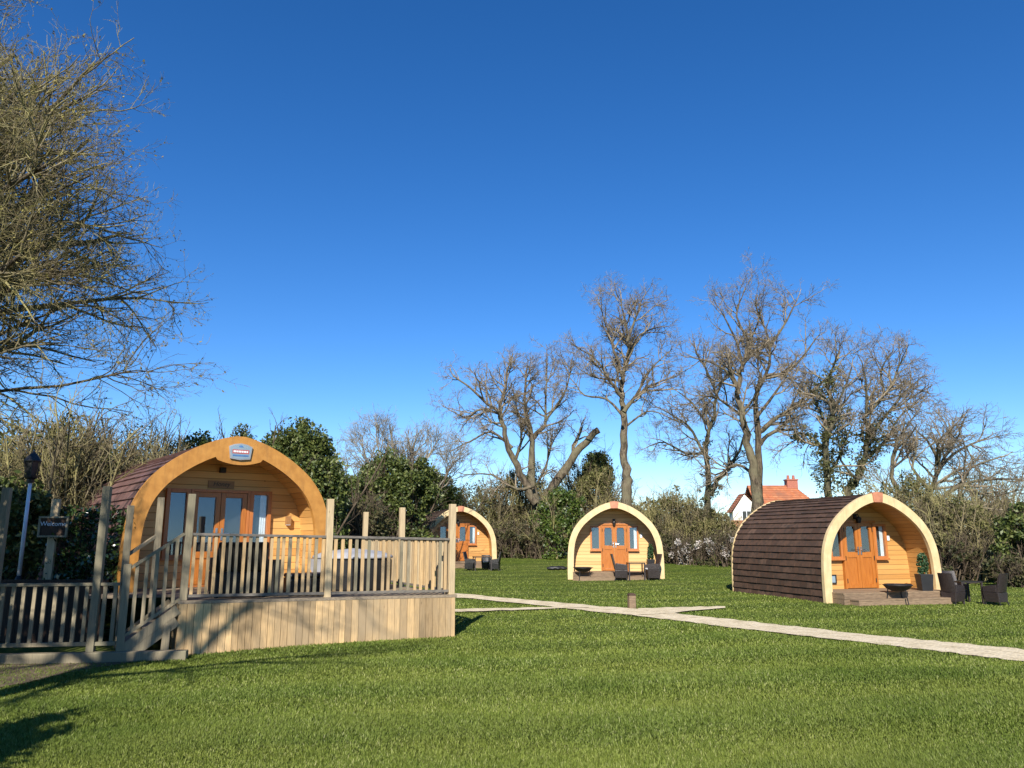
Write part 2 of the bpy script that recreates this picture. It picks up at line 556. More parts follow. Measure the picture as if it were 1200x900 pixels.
def normals(p):
    d = np.gradient(p, axis=0)
    n = np.stack([-d[:, 1], d[:, 0]], 1)
    return n / np.linalg.norm(n, axis=1)[:, None]


def offset(p, d):
    q = p + normals(p) * d
    q[0, 1] = p[0, 1]; q[-1, 1] = p[-1, 1]
    q[:, 1] = np.maximum(q[:, 1], 0)
    return q


def band(mb, outer, inner, y0, y1, m=0):
    n = len(outer)
    for i in range(n - 1):
        a, b, c, d = outer[i], outer[i + 1], inner[i + 1], inner[i]
        for y, fl in ((y0, 0), (y1, 1)):
            q = [(a[0], y, a[1]), (d[0], y, d[1]), (c[0], y, c[1]), (b[0], y, b[1])]
            mb.face(q[::-1] if fl else q, m)
        mb.face([(a[0], y0, a[1]), (b[0], y0, b[1]), (b[0], y1, b[1]), (a[0], y1, a[1])], m)
        mb.face([(d[0], y0, d[1]), (d[0], y1, d[1]), (c[0], y1, c[1]), (c[0], y0, c[1])], m)
    for a, d in ((outer[0], inner[0]), (outer[-1], inner[-1])):
        mb.face([(a[0], y0, a[1]), (d[0], y0, d[1]), (d[0], y1, d[1]), (a[0], y1, a[1])], m)


def pane_unit(parent, x0, x1, z0, z1, y, fr=.05, cur=None, depth=.05, arch=False):
    """glass with a dark sheet for the unlit room and perhaps a curtain behind it, inside a frame opening; returns nothing"""
    mb = MB(); tl = (z1 - z0) * .022
    mb.hexa([(x0, y - .004, z0), (x1, y - .004, z0), (x1, y, z0), (x0, y, z0), (x0, y - .004 + tl, z1), (x1, y - .004 + tl, z1), (x1, y + tl, z1), (x0, y + tl, z1)])
    mb.build('pane', M['glass'], parent)
    mb = MB(); mb.box(x0, x1, y + .0405, y + .043, z0, z1); mb.build('dark_backing', M['dark'], parent)  # near-black sheet stands in for the shade inside the room
    if cur:
        mb = MB()
        c0, c1 = cur
        n = 14
        for i in range(n):
            t0, t1 = i / n, (i + 1) / n
            za = z0
            f = lambda t: y + .0335 + .004 * math.sin(t * 19)
            # a curtain drawn aside: wider at the foot
            xa, xb = c0 + (c1 - c0) * t0, c0 + (c1 - c0) * t1
            mb.face([(xa, f(t0), za), (xb, f(t1), za), (xb, f(t1), z1), (xa, f(t0), z1)])
        mb.build('curtain', M['curtain'], parent)


def rect_frame(mb, x0, x1, z0, z1, w, y0, y1, m=0, bottom=None):
    bo = bottom or w
    mb.box(x0, x0 + w, y0, y1, z0, z1, m); mb.box(x1 - w, x1, y0, y1, z0, z1, m)
    mb.box(x0 + w, x1 - w, y0, y1, z1 - w, z1, m); mb.box(x0 + w, x1 - w, y0, y1, z0, z0 + bo, m)


def pod(label, loc, phi, W, H, L, pd, clad, fascia, tile, main=False, door_dims=None, group='arched timber pods'):
    t = thing('camping_pod', label, 'cabin', loc, phi, group)
    prof, s = profile(W, H, 160, CTRL_MAIN if main else CTRL)
    S = s[-1]
    # roof: lapped courses of real tiles
    nrm = normals(prof)
    P = lambda q: np.array([np.interp(q, s, prof[:, 0]), np.interp(q, s, prof[:, 1])])
    Nn = lambda q: np.array([np.interp(q, s, nrm[:, 0]), np.interp(q, s, nrm[:, 1])])
    mb = MB()
    ch = .165
    nc = int(round(S / 2 / ch)); ch = S / 2 / nc
    tw = .30
    rnd = random.Random(hash(label) % 1000 if False else len(label))
    for side in (0, 1):
        for k in range(nc):
            s0, s1 = k * ch, min((k + 1) * ch + .03, S / 2)
            if side: s0, s1 = S - s0, S - s1
            p0, p1, n0, n1 = P(s0), P(s1), Nn(s0), Nn(s1)
            y = .05 - (k % 2) * tw / 2
            while y < L - .06:
                ya, yb = max(y + .003, .06), min(y + tw - .003, L - .05)
                y += tw
                if yb - ya < .04: continue
                j = rnd.uniform(0, .012)
                a, b, c = p0 + n0 * (.034 + j), p1 + n1 * .008, p0 + n0 * .004
                i0 = len(mb.v)
                for yy in (ya, yb):
                    mb.v += [(c[0], yy, c[1]), (a[0], yy, a[1]), (b[0], yy, b[1])]
                fs = [(1, 4, 5, 2), (0, 3, 4, 1), (0, 1, 2), (5, 4, 3)]
                for q in fs:
                    q = tuple(i0 + e for e in q)
                    mb.f.append(q[::-1] if not side else q); mb.m.append(0); mb.uv.append(None)
    band(mb, prof, offset(prof, -.05), .06, L - .05, 1)
    mb.build('roof', [tile, M['under']], t)
    # ridge strip
    inn = offset(prof, -.12)
    # porch lining
    mb = MB()
    li = inn
    ls = np.concatenate([[0], np.cumsum(np.linalg.norm(np.diff(li, axis=0), axis=1))])
    for i in range(len(li) - 1):
        a, b = li[i], li[i + 1]
        mb.face([(a[0], .05, a[1]), (a[0], pd, a[1]), (b[0], pd, b[1]), (b[0], .05, b[1])], 0,
                [(.05, ls[i]), (pd, ls[i]), (pd, ls[i + 1]), (.05, ls[i + 1])])
    mb.build('porch_lining', clad, t)
    # front and rear walls (fan of strips)
    for nm, y in (('front_wall', pd), ('rear_wall', L - .12)):
        mb = MB()
        h = len(li) // 2
        for i in range(h):
            a, b, c, d = li[i], li[i + 1], li[-2 - i], li[-1 - i]
            q = [(a[0], y, a[1]), (d[0], y, d[1]), (c[0], y, c[1]), (b[0], y, b[1])]
            mb.face(q, 0, [(p[0], p[2]) for p in q])
        mb.build(nm, clad, t)
    # fascias
    out = offset(prof, .05)
    fin = offset(prof, -.165 if not main else -.225)
    if main:
        zc = np.interp(.42, fin[len(fin) // 2:, 0], fin[len(fin) // 2:, 1])
        for p in fin:
            if abs(p[0]) < .42: p[1] = min(p[1], zc - .035 - .085 * (1 - (p[0] / .42) ** 2))
    mb = MB(); band(mb, out, fin, -.02, .07)
    mb.build('front_fascia', fascia, t)
    mb = MB(); band(mb, offset(prof, .042), offset(prof, -.15), L - .045, L - .01)
    mb.build('rear_fascia', fascia, t)
    zf = .27 if not main else .03
    # porch floor and steps
    mb = MB()
    hw = W / 2 - .135
    if not main:
        n = 9
        for i in range(n):
            y0 = -.42 + (pd + .44) * i / n
            mb.box(-hw, hw, y0 + .004, y0 + (pd + .44) / n - .004, zf - .035, zf)
        mb.box(-hw + .01, hw - .01, -.425, -.39, .135, zf - .037); mb.box(-hw, hw, -.425, -.39, -.05, .128)
        for sx in (-1, 1):
            xa, xb = sorted((sx * (hw - .03), sx * (hw - .004))); mb.box(xa, xb, -.385, pd, -.05, .128); mb.box(xa, xb, -.385, pd, .135, zf - .037)
        mb.build('porch_floor', M['step'], t)
        mb = MB()
        mb.box(-hw + .15, hw - .15, -.72, -.43, .105, .135); mb.box(-hw + .16, hw - .16, -.715, -.69, -.06, .10); mb.box(-hw + .16, -hw + .19, -.688, -.43, -.06, .10); mb.box(hw - .19, hw - .16, -.688, -.43, -.06, .10)
        mb.build('step', M['step'], t)
    if not main:
        mb = MB(); ap = prof[len(prof) // 2]
        zt = out[len(out) // 2][1]; zi = fin[len(fin) // 2][1]
        c = []
        for y in (-.045, .09):
            for x, z in ((-.125, zi - .015), (.125, zi - .015), (.155, zt + .0), (-.155, zt + .0)):
                c.append((x, y, z))
        mb.hexa([c[0], c[1], c[5], c[4], c[3], c[2], c[6], c[7]])
        mb.face([c[3], c[2], (0, -.045, zt + .022)]); mb.face([c[2], c[6], (0, .09, zt + .022), (0, -.045, zt + .022)])
        mb.face([c[7], c[3], (0, -.045, zt + .022), (0, .09, zt + .022)]); mb.face([c[6], c[7], (0, .09, zt + .022)])
        mb.build('apex_cap', M['key'], t)
    # joinery on the front wall
    y1, y0 = pd - .002, pd - .085
    fm, dm = M['frame'], M['door']
    if not main:
        dw, dt, gz0, wz0, wx = .49, 1.90, 1.17, 1.0, .87
        for sx in (-1, 1):
            w = thing('window', None, None); w.parent = t
            mb = MB(); xa, xb = sorted((sx * (dw + .005), sx * wx))
            rect_frame(mb, xa, xb, wz0, dt - .03, .06, y0, y1); 
            mb.box(xa - .02, xb + .02, y0 - .03, y0 - .001, wz0 - .035, wz0 + .012)
            mb.build('frame', fm, w, .004)
            cur = (xb - .17, xb - .065) if sx > 0 else None
            pane_unit(w, xa + .062, xb - .062, wz0 + .062, dt - .092, y1 - .046, cur=cur)
        mb = MB(); mb.box(-dw - .05, dw + .05, y0 - .01, y1, dt - .005, dt + .055); mb.box(-dw, -dw + .045, y0 - .006, y1, zf, dt - .007); mb.box(dw - .045, dw, y0 - .006, y1, zf, dt - .007)
        mb.build('door_frame', dm, t, .004)
        for sx in (-1, 1):
            d = thing('door', None, None); d.parent = t
            xa, xb = sorted((sx * .004, sx * (dw - .049)))
            mb = MB()
            rect_frame(mb, xa, xb, zf + .015, dt - .012, .085, y0 + .012, y1 - .004)
            mb.box(xa + .085, xb - .085, y0 + .012, y1 - .004, gz0 - .14, gz0)
            mb.box(xa + .085, xb - .085, y0 + .028, y1 - .004, zf + .1, gz0 - .14)
            mx = (xa + xb) / 2
            for kx in (-.055, .055):
                mb.box(mx + kx - .004, mx + kx + .004, y0 + .024, y0 + .03, zf + .1, gz0 - .14)
            # shoulders that round the head of the glass
            for q in (-1, 1):
                ex = xa + .085 if q < 0 else xb - .085
                for kk in range(4):
                    hh = .012 * (4 - kk) ** 1.3 
                    mb.box(min(ex, ex - q * .022) if q > 0 else ex, max(ex, ex - q * .022) if q < 0 else ex, y0 + .0125 + kk * .0006, y1 - .005, dt - .097 - hh * .9, dt - .097) if kk == 0 else None
            mb.build('leaf', dm, d, .003)
            pane_unit(d, xa + .087, xb - .087, gz0 + .002, dt - .099, y1 - .0465)
            mb = MB(); hx = xa + .04 if sx > 0 else xb - .04
            mb.box(hx - .018, hx + .018, y0 - .002, y0 + .011, 1.1, 1.3); mb.tube([(hx, y0, 1.22), (hx, y0 - .05, 1.22), (hx + sx * .11, y0 - .05, 1.22)], .011, 6)
            mb.build('handle', M['steel'], d)
            for hz in (zf + .2, 1.02, dt - .18):
                mb = MB(); ex = xb - .01 if sx > 0 else xa + .01
                mb.tube([(ex, y0 - .002, hz - .05), (ex, y0 - .002, hz + .05)], .012, 6); mb.build('hinge', M['iron'], d)
        # porch light
        l = thing('porch_light', None, None); l.parent = t
        mb = MB(); mb.box(-.05, .05, pd - .03, pd - .002, 1.99, 2.12); mb.tube([(0, pd - .03, 2.09), (0, pd - .12, 2.11), (0, pd - .14, 2.06)], .012, 6)
        mb.lathe([(.0, .07), (.06, .04), (.07, 0), (.045, -.10), (0, -.11)], (0, pd - .14, 1.99), 10); mb.build('lantern', M['iron'], l)
        mb = MB(); mb.box(.93, 1.0, pd - .03, pd - .002, 1.45, 1.57); mb.build('wall_plaque', M['white'], t)
    else:
        wx, dw, dt, wz0 = .96, .54, 1.74, .50
        for sx in (-1, 1):
            w = thing('window', None, None); w.parent = t
            xa, xb = sorted((sx * (dw + .005), sx * wx))
            mb = MB(); rect_frame(mb, xa, xb, wz0, dt, .07, y0, y1); mb.box(xa - .02, xb + .02, y0 - .03, y0 - .001, wz0 - .03, wz0 + .012); mb.build('frame', fm, w, .004)
            cur = (xb - .2, xb - .075) if sx > 0 else None
            pane_unit(w, xa + .072, xb - .072, wz0 + .072, dt - .072, y1 - .046, cur=cur)
        mb = MB(); rect_frame(mb, -dw, dw, zf - .03, dt, .05, y0 - .006, y1, bottom=.03); mb.build('door_frame', fm, t, .004)
        for sx in (-1, 1):
            d = thing('door', None, None); d.parent = t
            xa, xb = sorted((sx * .004, sx * (dw - .054)))
            gz0 = .62
            mb = MB(); rect_frame(mb, xa, xb, zf + .01, dt - .055, .085, y0 + .01, y1 - .004)
            mb.box(xa + .085, xb - .085, y0 + .01, y1 - .004, gz0 - .12, gz0); mb.box(xa + .085, xb - .085, y0 + .027, y1 - .004, zf + .09, gz0 - .12)
            mb.build('leaf', dm, d, .003)
            pane_unit(d, xa + .087, xb - .087, gz0 + .002, dt - .142, y1 - .0465)
            mb = MB(); hx = xa + .045 if sx > 0 else xb - .045
            mb.box(hx - .018, hx + .018, y0 - .002, y0 + .009, .82, 1.04); mb.tube([(hx, y0, .94), (hx, y0 - .05, .94), (hx + sx * .12, y0 - .05, .94)], .012, 6)
            mb.build('handle', M['steel'], d)
        # house-shaped lights and plates
        l = thing('wall_light', None, None); l.parent = t
        mb = MB(); mb.box(1.28, 1.36, pd - .11, pd - .002, 1.12, 1.28); mb.build('lamp_body', M['plate'], l)
        mb = MB(); mb.box(1.288, 1.352, pd - .102, pd - .01, 1.106, 1.119); mb.build('lamp_lens', M['white'], l)
        l = thing('porch_light', None, None); l.parent = t
        mb = MB(); mb.box(-.05, .05, pd - .09, pd - .002, 2.06, 2.16); mb.build('lamp_body', M['iron'], l)
        p = thing('name_plate', 'dark wooden plate lettered in script over the doors', None); p.parent = t
        mb = MB(); mb.box(-.24, .24, pd - .025, pd - .002, dt + .03, dt + .17); mb.build('plate_board', M['plate'], p, .004)
        text('lettering', 'Honey', .115, M['iron'], p, (0, pd - .029, dt + .072), shear=.25)
        # arched shield sign
        e = thing('emblem_sign', 'blue grey shield with red band on the arch top', None); e.parent = t; e.scale = (.88, 1, .88); e.location = (0, 0, (H - .22) * .12)
        zt = H - .22
        def sh(o, y0, y1, m, nm):
            pts = [(-.20 + o, -.15 + o), (0, -.175 + o), (.20 - o, -.15 + o), (.235 - o, .10 - o), (.13, .145 - o), (0, .165 - o), (-.13, .145 - o), (-.235 + o, .10 - o)]
            mb = MB(); n = len(pts)
            fr = [(x, y0, zt + z) for x, z in pts]; bk = [(x, y1, zt + z) for x, z in pts]
            mb.face(fr); mb.face(bk[::-1])
            for i in range(n): mb.face([fr[i], bk[i], bk[(i + 1) % n], fr[(i + 1) % n]])
            mb.build(nm, m, e)
        sh(0, -.055, -.021, M['cover'], 'shield_rim'); sh(.018, -.058, -.0552, M['slate'], 'shield_face')
        mb = MB(); mb.box(-.17, .17, -.061, -.0585, zt - .045, zt + .035); mb.build('red_band', M['red'], e)
        mb = MB()
        x = -.15
        for w_ in (.06, .03, .05, .035, .045, .03): 
            mb.box(x, x + w_, -.0635, -.0615, zt - .022, zt + .014); x += w_ + .009
        mb.build('lettering', M['white'], e)
        mb = MB(); mb.box(-.16, .16, -.061, -.0585, zt - .10, zt - .068); mb.build('lower_band', M['bluepaint'], e)
        mb = MB()
        for i in range(8):
            a0, a1 = math.pi * i / 8, math.pi * (i + 1) / 8
            mb.face([(0, -.061, zt + .085), (.045 * math.cos(a0), -.061, zt + .085 + .04 * math.sin(a0)), (.045 * math.cos(a1), -.061, zt + .085 + .04 * math.sin(a1))])
        mb.build('pod_mark', M['bluepaint'], e)
    return t


def text(name, body, size, m, parent, loc, shear=0, rx=90):
    c = bpy.data.curves.new(name, 'FONT'); c.body = body; c.size = size; c.extrude = .002; c.align_x = 'CENTER'; c.shear = shear
    o = bpy.data.objects.new(name, c)
    me = bpy.data.meshes.new_from_object(o)
    bpy.data.objects.remove(o)
    me.materials.append(m)
    ob = bpy.data.objects.new(name, me); COL.objects.link(ob); ob.parent = parent
    ob.location = loc; ob.rotation_euler = (R(rx), 0, 0)
    return ob


POD_MAIN = (-4.88, 13.76, .70)
pod('large golden pod on the raised deck with an orange arch and shield sign', POD_MAIN, R(38), 3.5, 2.6, 7.4, .92, M['cladmain'], M['fasciamain'], M['tilemain'], True)
p2 = (3.65, 27.79, g(3.65, 27.8) - .02)
pod('cream arched pod facing straight on under the tallest slim tree', p2, R(-5.5), 3.27, 2.66, 5.7, .72, M['cladpale'], M['fascia'], M['tile'])
p3 = (9.0, 19.15, g(9, 19.2) - .02)
pod('cream arched pod showing its whole side of dark brown tiles', p3, R(16.5), 3.36, 2.56, 3.95, .84, M['clad'], M['fascia'], M['tile'])
PV = bpy.context.scene.objects['camping_pod.002']
hv = thing('vent_hatch', None, None); hv.parent = PV
mb = MB(); rect_frame(mb, -1.18, -.72, .40, .62, .025, .80, .838); mb.build('hatch_frame', M['iron'], hv)
mb = MB(); mb.box(-1.152, -.748, .815, .836, .428, .592); mb.build('hatch_panel', M['slate'], hv)
p1 = (-2.32, 35.27, g(-2.3, 35.3) - .03)
pod('smallest and farthest cream arched pod, half hidden by the deck corner post', p1, R(14.4), 3.25, 2.66, 6.5, .72, M['clad'], M['fascia'], M['tile'])

# ------------------------------------------------------------------ deck
DR, DL = Vector((-.95, 13.2, 0)), Vector((-4.7, 11.25, 0))
DU = (DR - DL).normalized(); DBK = Vector((-DU.y, DU.x, 0)); DLEN = (DR - DL).length
ANG = math.atan2(DU.y, DU.x)


def D(a, s, z=0):
    p = DR + DU * a + DBK * s
    return Vector((p.x, p.y, z))


def dz(a): return .645 - .055 * a / DLEN


def cheap_boxes(mb, a0, a1, s0, s1, z0a, z1a, z0b=None, z1b=None):
    z0b = z0a if z0b is None else z0b; z1b = z1a if z1b is None else z1b
    mb.hexa([D(a0, s0, z0a), D(a1, s0, z0b), D(a1, s1, z0b), D(a0, s1, z0a), D(a0, s0, z1a), D(a1, s0, z1b), D(a1, s1, z1b), D(a0, s1, z1a)])


deck = thing('raised_deck', 'raised timber deck with vertical board skirt in front of the golden pod', 'deck')
mb = MB()
a = -DLEN
while a < 0:
    w = random.uniform(.085, .13); b = min(a + w, 0)
    p = D((a + b) / 2, 0)
    j = random.uniform(0, .006)
    cheap_boxes(mb, a + .003, b - .003, -.022 - j, 0 - j * .5, g(p.x, p.y) - .06, dz(a) - .045, None, dz(b) - .045)
    a = b
mb.build('front_skirt', M['deckwood'], deck)
mb = MB(); s = 0
while s < 5.2:
    w = random.uniform(.09, .13); p = D(0, s)
    mb.hexa([D(-.022, s + .003, g(p.x, p.y) - .06), D(0, s + .003, g(p.x, p.y) - .06), D(0, s + w - .003, g(p.x, p.y) - .06), D(-.022, s + w - .003, g(p.x, p.y) - .06),
             D(-.022, s + .003, dz(0) - .045), D(0, s + .003, dz(0) - .045), D(0, s + w - .003, dz(0) - .045), D(-.022, s + w - .003, dz(0) - .045)])
    s += w
mb.build('side_skirt', M['deckwood'], deck)
mb = MB(); s = 0
while s < 1.38:
    w = .12; p = D(-DLEN, s)
    c = [D(-DLEN, s + .003), D(-DLEN + .022, s + .003), D(-DLEN + .022, s + w - .003), D(-DLEN, s + w - .003)]
    mb.hexa([(q.x, q.y, -.12) for q in c] + [(q.x, q.y, dz(-DLEN) - .045) for q in c])
    s += w
mb.build('end_skirt', M['deckwood'], deck)
mb = MB(); s = -.03
while s < 5.2:
    aL = -DLEN - .02 if s < 1.35 else -DLEN - 1.2
    cheap_boxes(mb, aL, .03, s + .003, s + .137, dz(aL) - .042, dz(aL), dz(0) - .042, dz(0))
    s += .14
mb.build('floor_boards', M['floorwood'], deck)


def railing(name, label, posts, zb, zt, mats, nb, parent_loc=(0, 0, 0), post_w=.1, group=None, slat=None, top_over=.02, cat='railing'):
    """posts: list of (point, top z, bottom z, material); rails between them; zb/zt: functions of position 0..1 per bay -> heights"""
    t = thing(name, label, cat, parent_loc, 0, group)
    for (p, zt_, zb_, m) in posts:
        mb = MB()
        ln = Vector((random.uniform(-.012, .012), random.uniform(-.01, .01), 0))
        mb.beam((p.x, p.y, zb_), (p.x + ln.x, p.y + ln.y, zt_), post_w, post_w, (-DU.y, DU.x, 0))
        mb.build('post', m, t, .006)
    for i, n in enumerate(nb):
        A, B = posts[i][0], posts[i + 1][0]
        if not n: continue
        (b0, b1), (t0, t1) = zb[i], zt[i]
        d = (B - A).normalized()
        A2, B2 = A + d * post_w * .5, B - d * post_w * .5
        nrm = Vector((-d.y, d.x, 0))
        mb = MB(); mb.beam((A2.x, A2.y, t0), (B2.x, B2.y, t1), .075, .036); mb.build('top_rail', M['rail'], t, .003)
        mb = MB(); mb.beam((A2.x, A2.y, b0), (B2.x, B2.y, b1), .05, .04); mb.build('bottom_rail', M['rail'], t, .003)
        for k in range(n):
            u = (k + .5) / n + random.uniform(-.006, .006)
            p = A2.lerp(B2, u)
            zb_ = b0 + (b1 - b0) * u + .021; zt_ = t0 + (t1 - t0) * u - .019
            mb = MB(); w = random.uniform(.040, .052)
            mb.beam((p.x, p.y, zb_), (p.x, p.y, zt_), .028, w, tuple(d))
            mb.build('baluster', mats if not isinstance(mats, list) else random.choice(mats), t)
    return t


OW, NW, DKW = M['oldwood'], M['newwood'], M['deckwood']
am = -2.12
P0, P1, P2_ = D(-DLEN + .05, .05), D(am, .05), D(-.05, .05)
railing('deck_railing', 'long slatted railing along the front edge of the raised deck', [(P0, 2.2, dz(-DLEN), OW), (P1, 2.17, dz(am), NW), (P2_, 2.13, dz(0), NW)],
        [(dz(-DLEN) + .06, dz(am) + .06), (dz(am) + .06, dz(0) + .06)], [(dz(-DLEN) + .925, dz(am) + .915), (dz(am) + .915, dz(0) + .90)], [DKW, OW, DKW], [20, 18])
S1, S2 = D(-.05, 2.53), D(-.05, 5.03)
railing('deck_railing', 'slatted railing with two pale posts along the far side of the deck', [(D(-.05, .16), dz(0) + .9, dz(0), NW), (S1, 2.15, dz(0), NW), (S2, 2.13, dz(0), NW)],
        [(dz(0) + .06,) * 2] * 2, [(dz(0) + .9,) * 2] * 2, [DKW, NW], [22, 21])
# stair at the deck's end
st = thing('deck_stair', 'short timber stair climbing to the deck beside the picket fence', 'stair')
A0 = -DLEN
nw = D(A0 - .70, 0)
for s in (-.02, 1.28):
    mb = MB()
    for (z0, z1, dd) in ((.02, .56, 0), (-.14, .40, 0)):
        mb.beam(D(A0 - .68, s, z0 + .06), D(A0 - .01, s, z1 + .03), .04, .125, (0, 0, 1))
    mb.build('stringer', M['oldwood'], st)
for k in range(3):
    mb = MB(); c0 = A0 - .66 + .22 * k
    mb.hexa([D(c0, .01, .14 + .17 * k), D(c0 + .26, .01, .14 + .17 * k), D(c0 + .26, 1.25, .14 + .17 * k), D(c0, 1.25, .14 + .17 * k),
             D(c0, .01, .18 + .17 * k), D(c0 + .26, .01, .18 + .17 * k), D(c0 + .26, 1.25, .18 + .17 * k), D(c0, 1.25, .18 + .17 * k)])
    mb.build('tread', M['floorwood'], st)
for p, zt_, zb_ in ((nw, 1.22, -.15), (D(A0 - .70, 1.21), 2.06, -.15), (D(A0 - .27, 1.43), 2.2, -.15), (D(A0 - .14, -.01), .38, -.15)):
    mb = MB(); mb.beam((p.x, p.y, zb_), (p.x, p.y, zt_), .1, .1, tuple(DBK)); mb.build('post', M['oldwood'], st, .006)
mb = MB(); mb.beam(D(A0 - .65, 0, 1.17), D(A0 + .0, .03, 1.63), .07, .04); mb.build('handrail', M['oldwood'], st, .003)
mb = MB(); mb.beam(D(A0 - .65, 0, .27), D(A0 + .0, .02, .72), .05, .04); mb.build('bottom_rail', M['oldwood'], st)
for k in range(5):
    u = (k + .6) / 5.3
    mb = MB(); p = D(A0 - .65 + .65 * u, 0)
    mb.beam((p.x, p.y, .28 + .45 * u), (p.x, p.y, 1.16 + .46 * u), .028, .046, tuple(DU)); mb.build('baluster', M['oldwood'], st)
mb = MB(); mb.beam(D(A0 - .70, 1.21, 1.3), D(A0 - .27, 1.43, 1.62), .06, .04); mb.build('handrail', M['oldwood'], st)
# picket fence
fd = Vector((-1.48, -.23, 0)).normalized()
FX = lambda k: Vector((nw.x, nw.y, 0)) + fd * k
gz = -.06
pf = thing('picket_fence', 'low greenish slatted fence with tall posts above bare soil', 'fence')
for k, zt_ in ((.37, 2.28), (1.66, 2.25), (2.85, 2.25)):
    p = FX(k); mb = MB(); mb.beam((p.x, p.y, gz - .1), (p.x + .01, p.y, zt_), .1, .1, tuple(fd)); mb.build('post', M['oldwood'], pf, .006)
for (k0, k1) in ((.05, .32), (.42, 1.61), (1.71, 2.80)):
    for zz, h in ((.95, .04), (.17, .05)):
        mb = MB(); p, q = FX(k0), FX(k1); mb.beam((p.x, p.y, zz), (q.x, q.y, zz), .06, h); mb.build('fence_rail', M['oldwood'], pf, .003)
    n = max(2, round((k1 - k0) / .128))
    for i in range(n):
        p = FX(k0 + (k1 - k0) * (i + .5) / n); mb = MB(); mb.beam((p.x, p.y, .196), (p.x + random.uniform(-.004, .004), p.y, .929), .028, random.uniform(.044, .054), tuple(fd)); mb.build('picket', M['oldwood'], pf)
mb = MB(); p, q = FX(-.9), FX(3.4); p.y -= .06; q.y -= .06
mb.beam((p.x, p.y, -.03), (q.x, q.y, -.03), .14, .2); mb.build('sleeper_edge', M['oldwood'], pf, .01)
# dark board fence behind
bf = thing('board_fence', 'dark brown close boarded fence standing behind the picket fence', 'fence')
mb = MB(); x = -11.5
while x < -6.35:
    w = random.uniform(.1, .14); y = 12.35 + (x + 6.4) * -.02
    mb.box(x, x + w - .004, y, y + .022, -.1, .89 + random.uniform(-.006, .006)); x += w
mb.build('board_panel', M['brown'], bf)
mb = MB(); mb.box(-11.5, -6.35, 12.42, 12.48, .885, .925); mb.build('capping_rail', M['brown'], bf)

# ------------------------------------------------------------------ trees and shrubs
def tubes(polys, name, m, parent, kmin=3):
    """polys: list of (points, radii) -> one mesh, batched by length and side count"""
    groups = {}
    for pts, rad in polys:
        k = 8 if rad[0] > .06 else (5 if rad[0] > .022 else kmin)
        groups.setdefault((len(pts), k), []).append((pts, rad))
    Vs, Fs, base = [], [], 0
    for (n, k), items in groups.items():
        P = np.array([i[0] for i in items]); Rd = np.array([i[1] for i in items])
        T = np.gradient(P, axis=1); T /= np.linalg.norm(T, axis=2, keepdims=True) + 1e-9
        d0 = P[:, -1] - P[:, 0]; d0 /= np.linalg.norm(d0, axis=1, keepdims=True) + 1e-9
        ref = np.where(np.abs(d0[:, 2:3]) < .8, np.array([[0, 0, 1.]]), np.array([[1., .2, 0]]))
        A = np.cross(T, ref[:, None, :]); A /= np.linalg.norm(A, axis=2, keepdims=True) + 1e-9
        B = np.cross(T, A)
        an = np.arange(k) * 2 * np.pi / k
        V = P[:, :, None] + (A[:, :, None] * np.cos(an)[None, None, :, None] + B[:, :, None] * np.sin(an)[None, None, :, None]) * Rd[:, :, None, None]
        m_ = len(items)
        idx = base + np.arange(m_ * n * k).reshape(m_, n, k)
        a = idx[:, :-1, :]; b = np.roll(a, -1, 2); c = np.roll(idx[:, 1:, :], -1, 2); d = idx[:, 1:, :]
        Fs.append(np.stack([a, b, c, d], -1).reshape(-1, 4)); Vs.append(V.reshape(-1, 3)); base += m_ * n * k
    return np_mesh(name, np.concatenate(Vs), np.concatenate(Fs), m, parent, smooth=True)


def branch(out, rnd, p, d, L, r, lvl, par, tips=None):
    n = par['seg'][lvl]
    st = L / n
    pts, rad = [tuple(p)], [r]
    dirs = [d]
    w, up = par['wander'][lvl], par['up'][lvl]
    px, py, pz = p; dx, dy, dz_ = d
    rend = r * par['taper'][lvl]
    for i in range(n):
        dx += rnd.gauss(0, w); dy += rnd.gauss(0, w); dz_ += rnd.gauss(0, w) + up
        l = math.sqrt(dx * dx + dy * dy + dz_ * dz_); dx /= l; dy /= l; dz_ /= l
        px += dx * st; py += dy * st; pz += dz_ * st
        pts.append((px, py, pz)); dirs.append((dx, dy, dz_)); rad.append(r + (rend - r) * (i + 1) / n)
    out.append((pts, rad))
    if tips is not None and lvl >= par['max'] - 1: tips.extend(pts[1:])
    kids(out, rnd, pts, dirs, rad, L, lvl, par, tips)


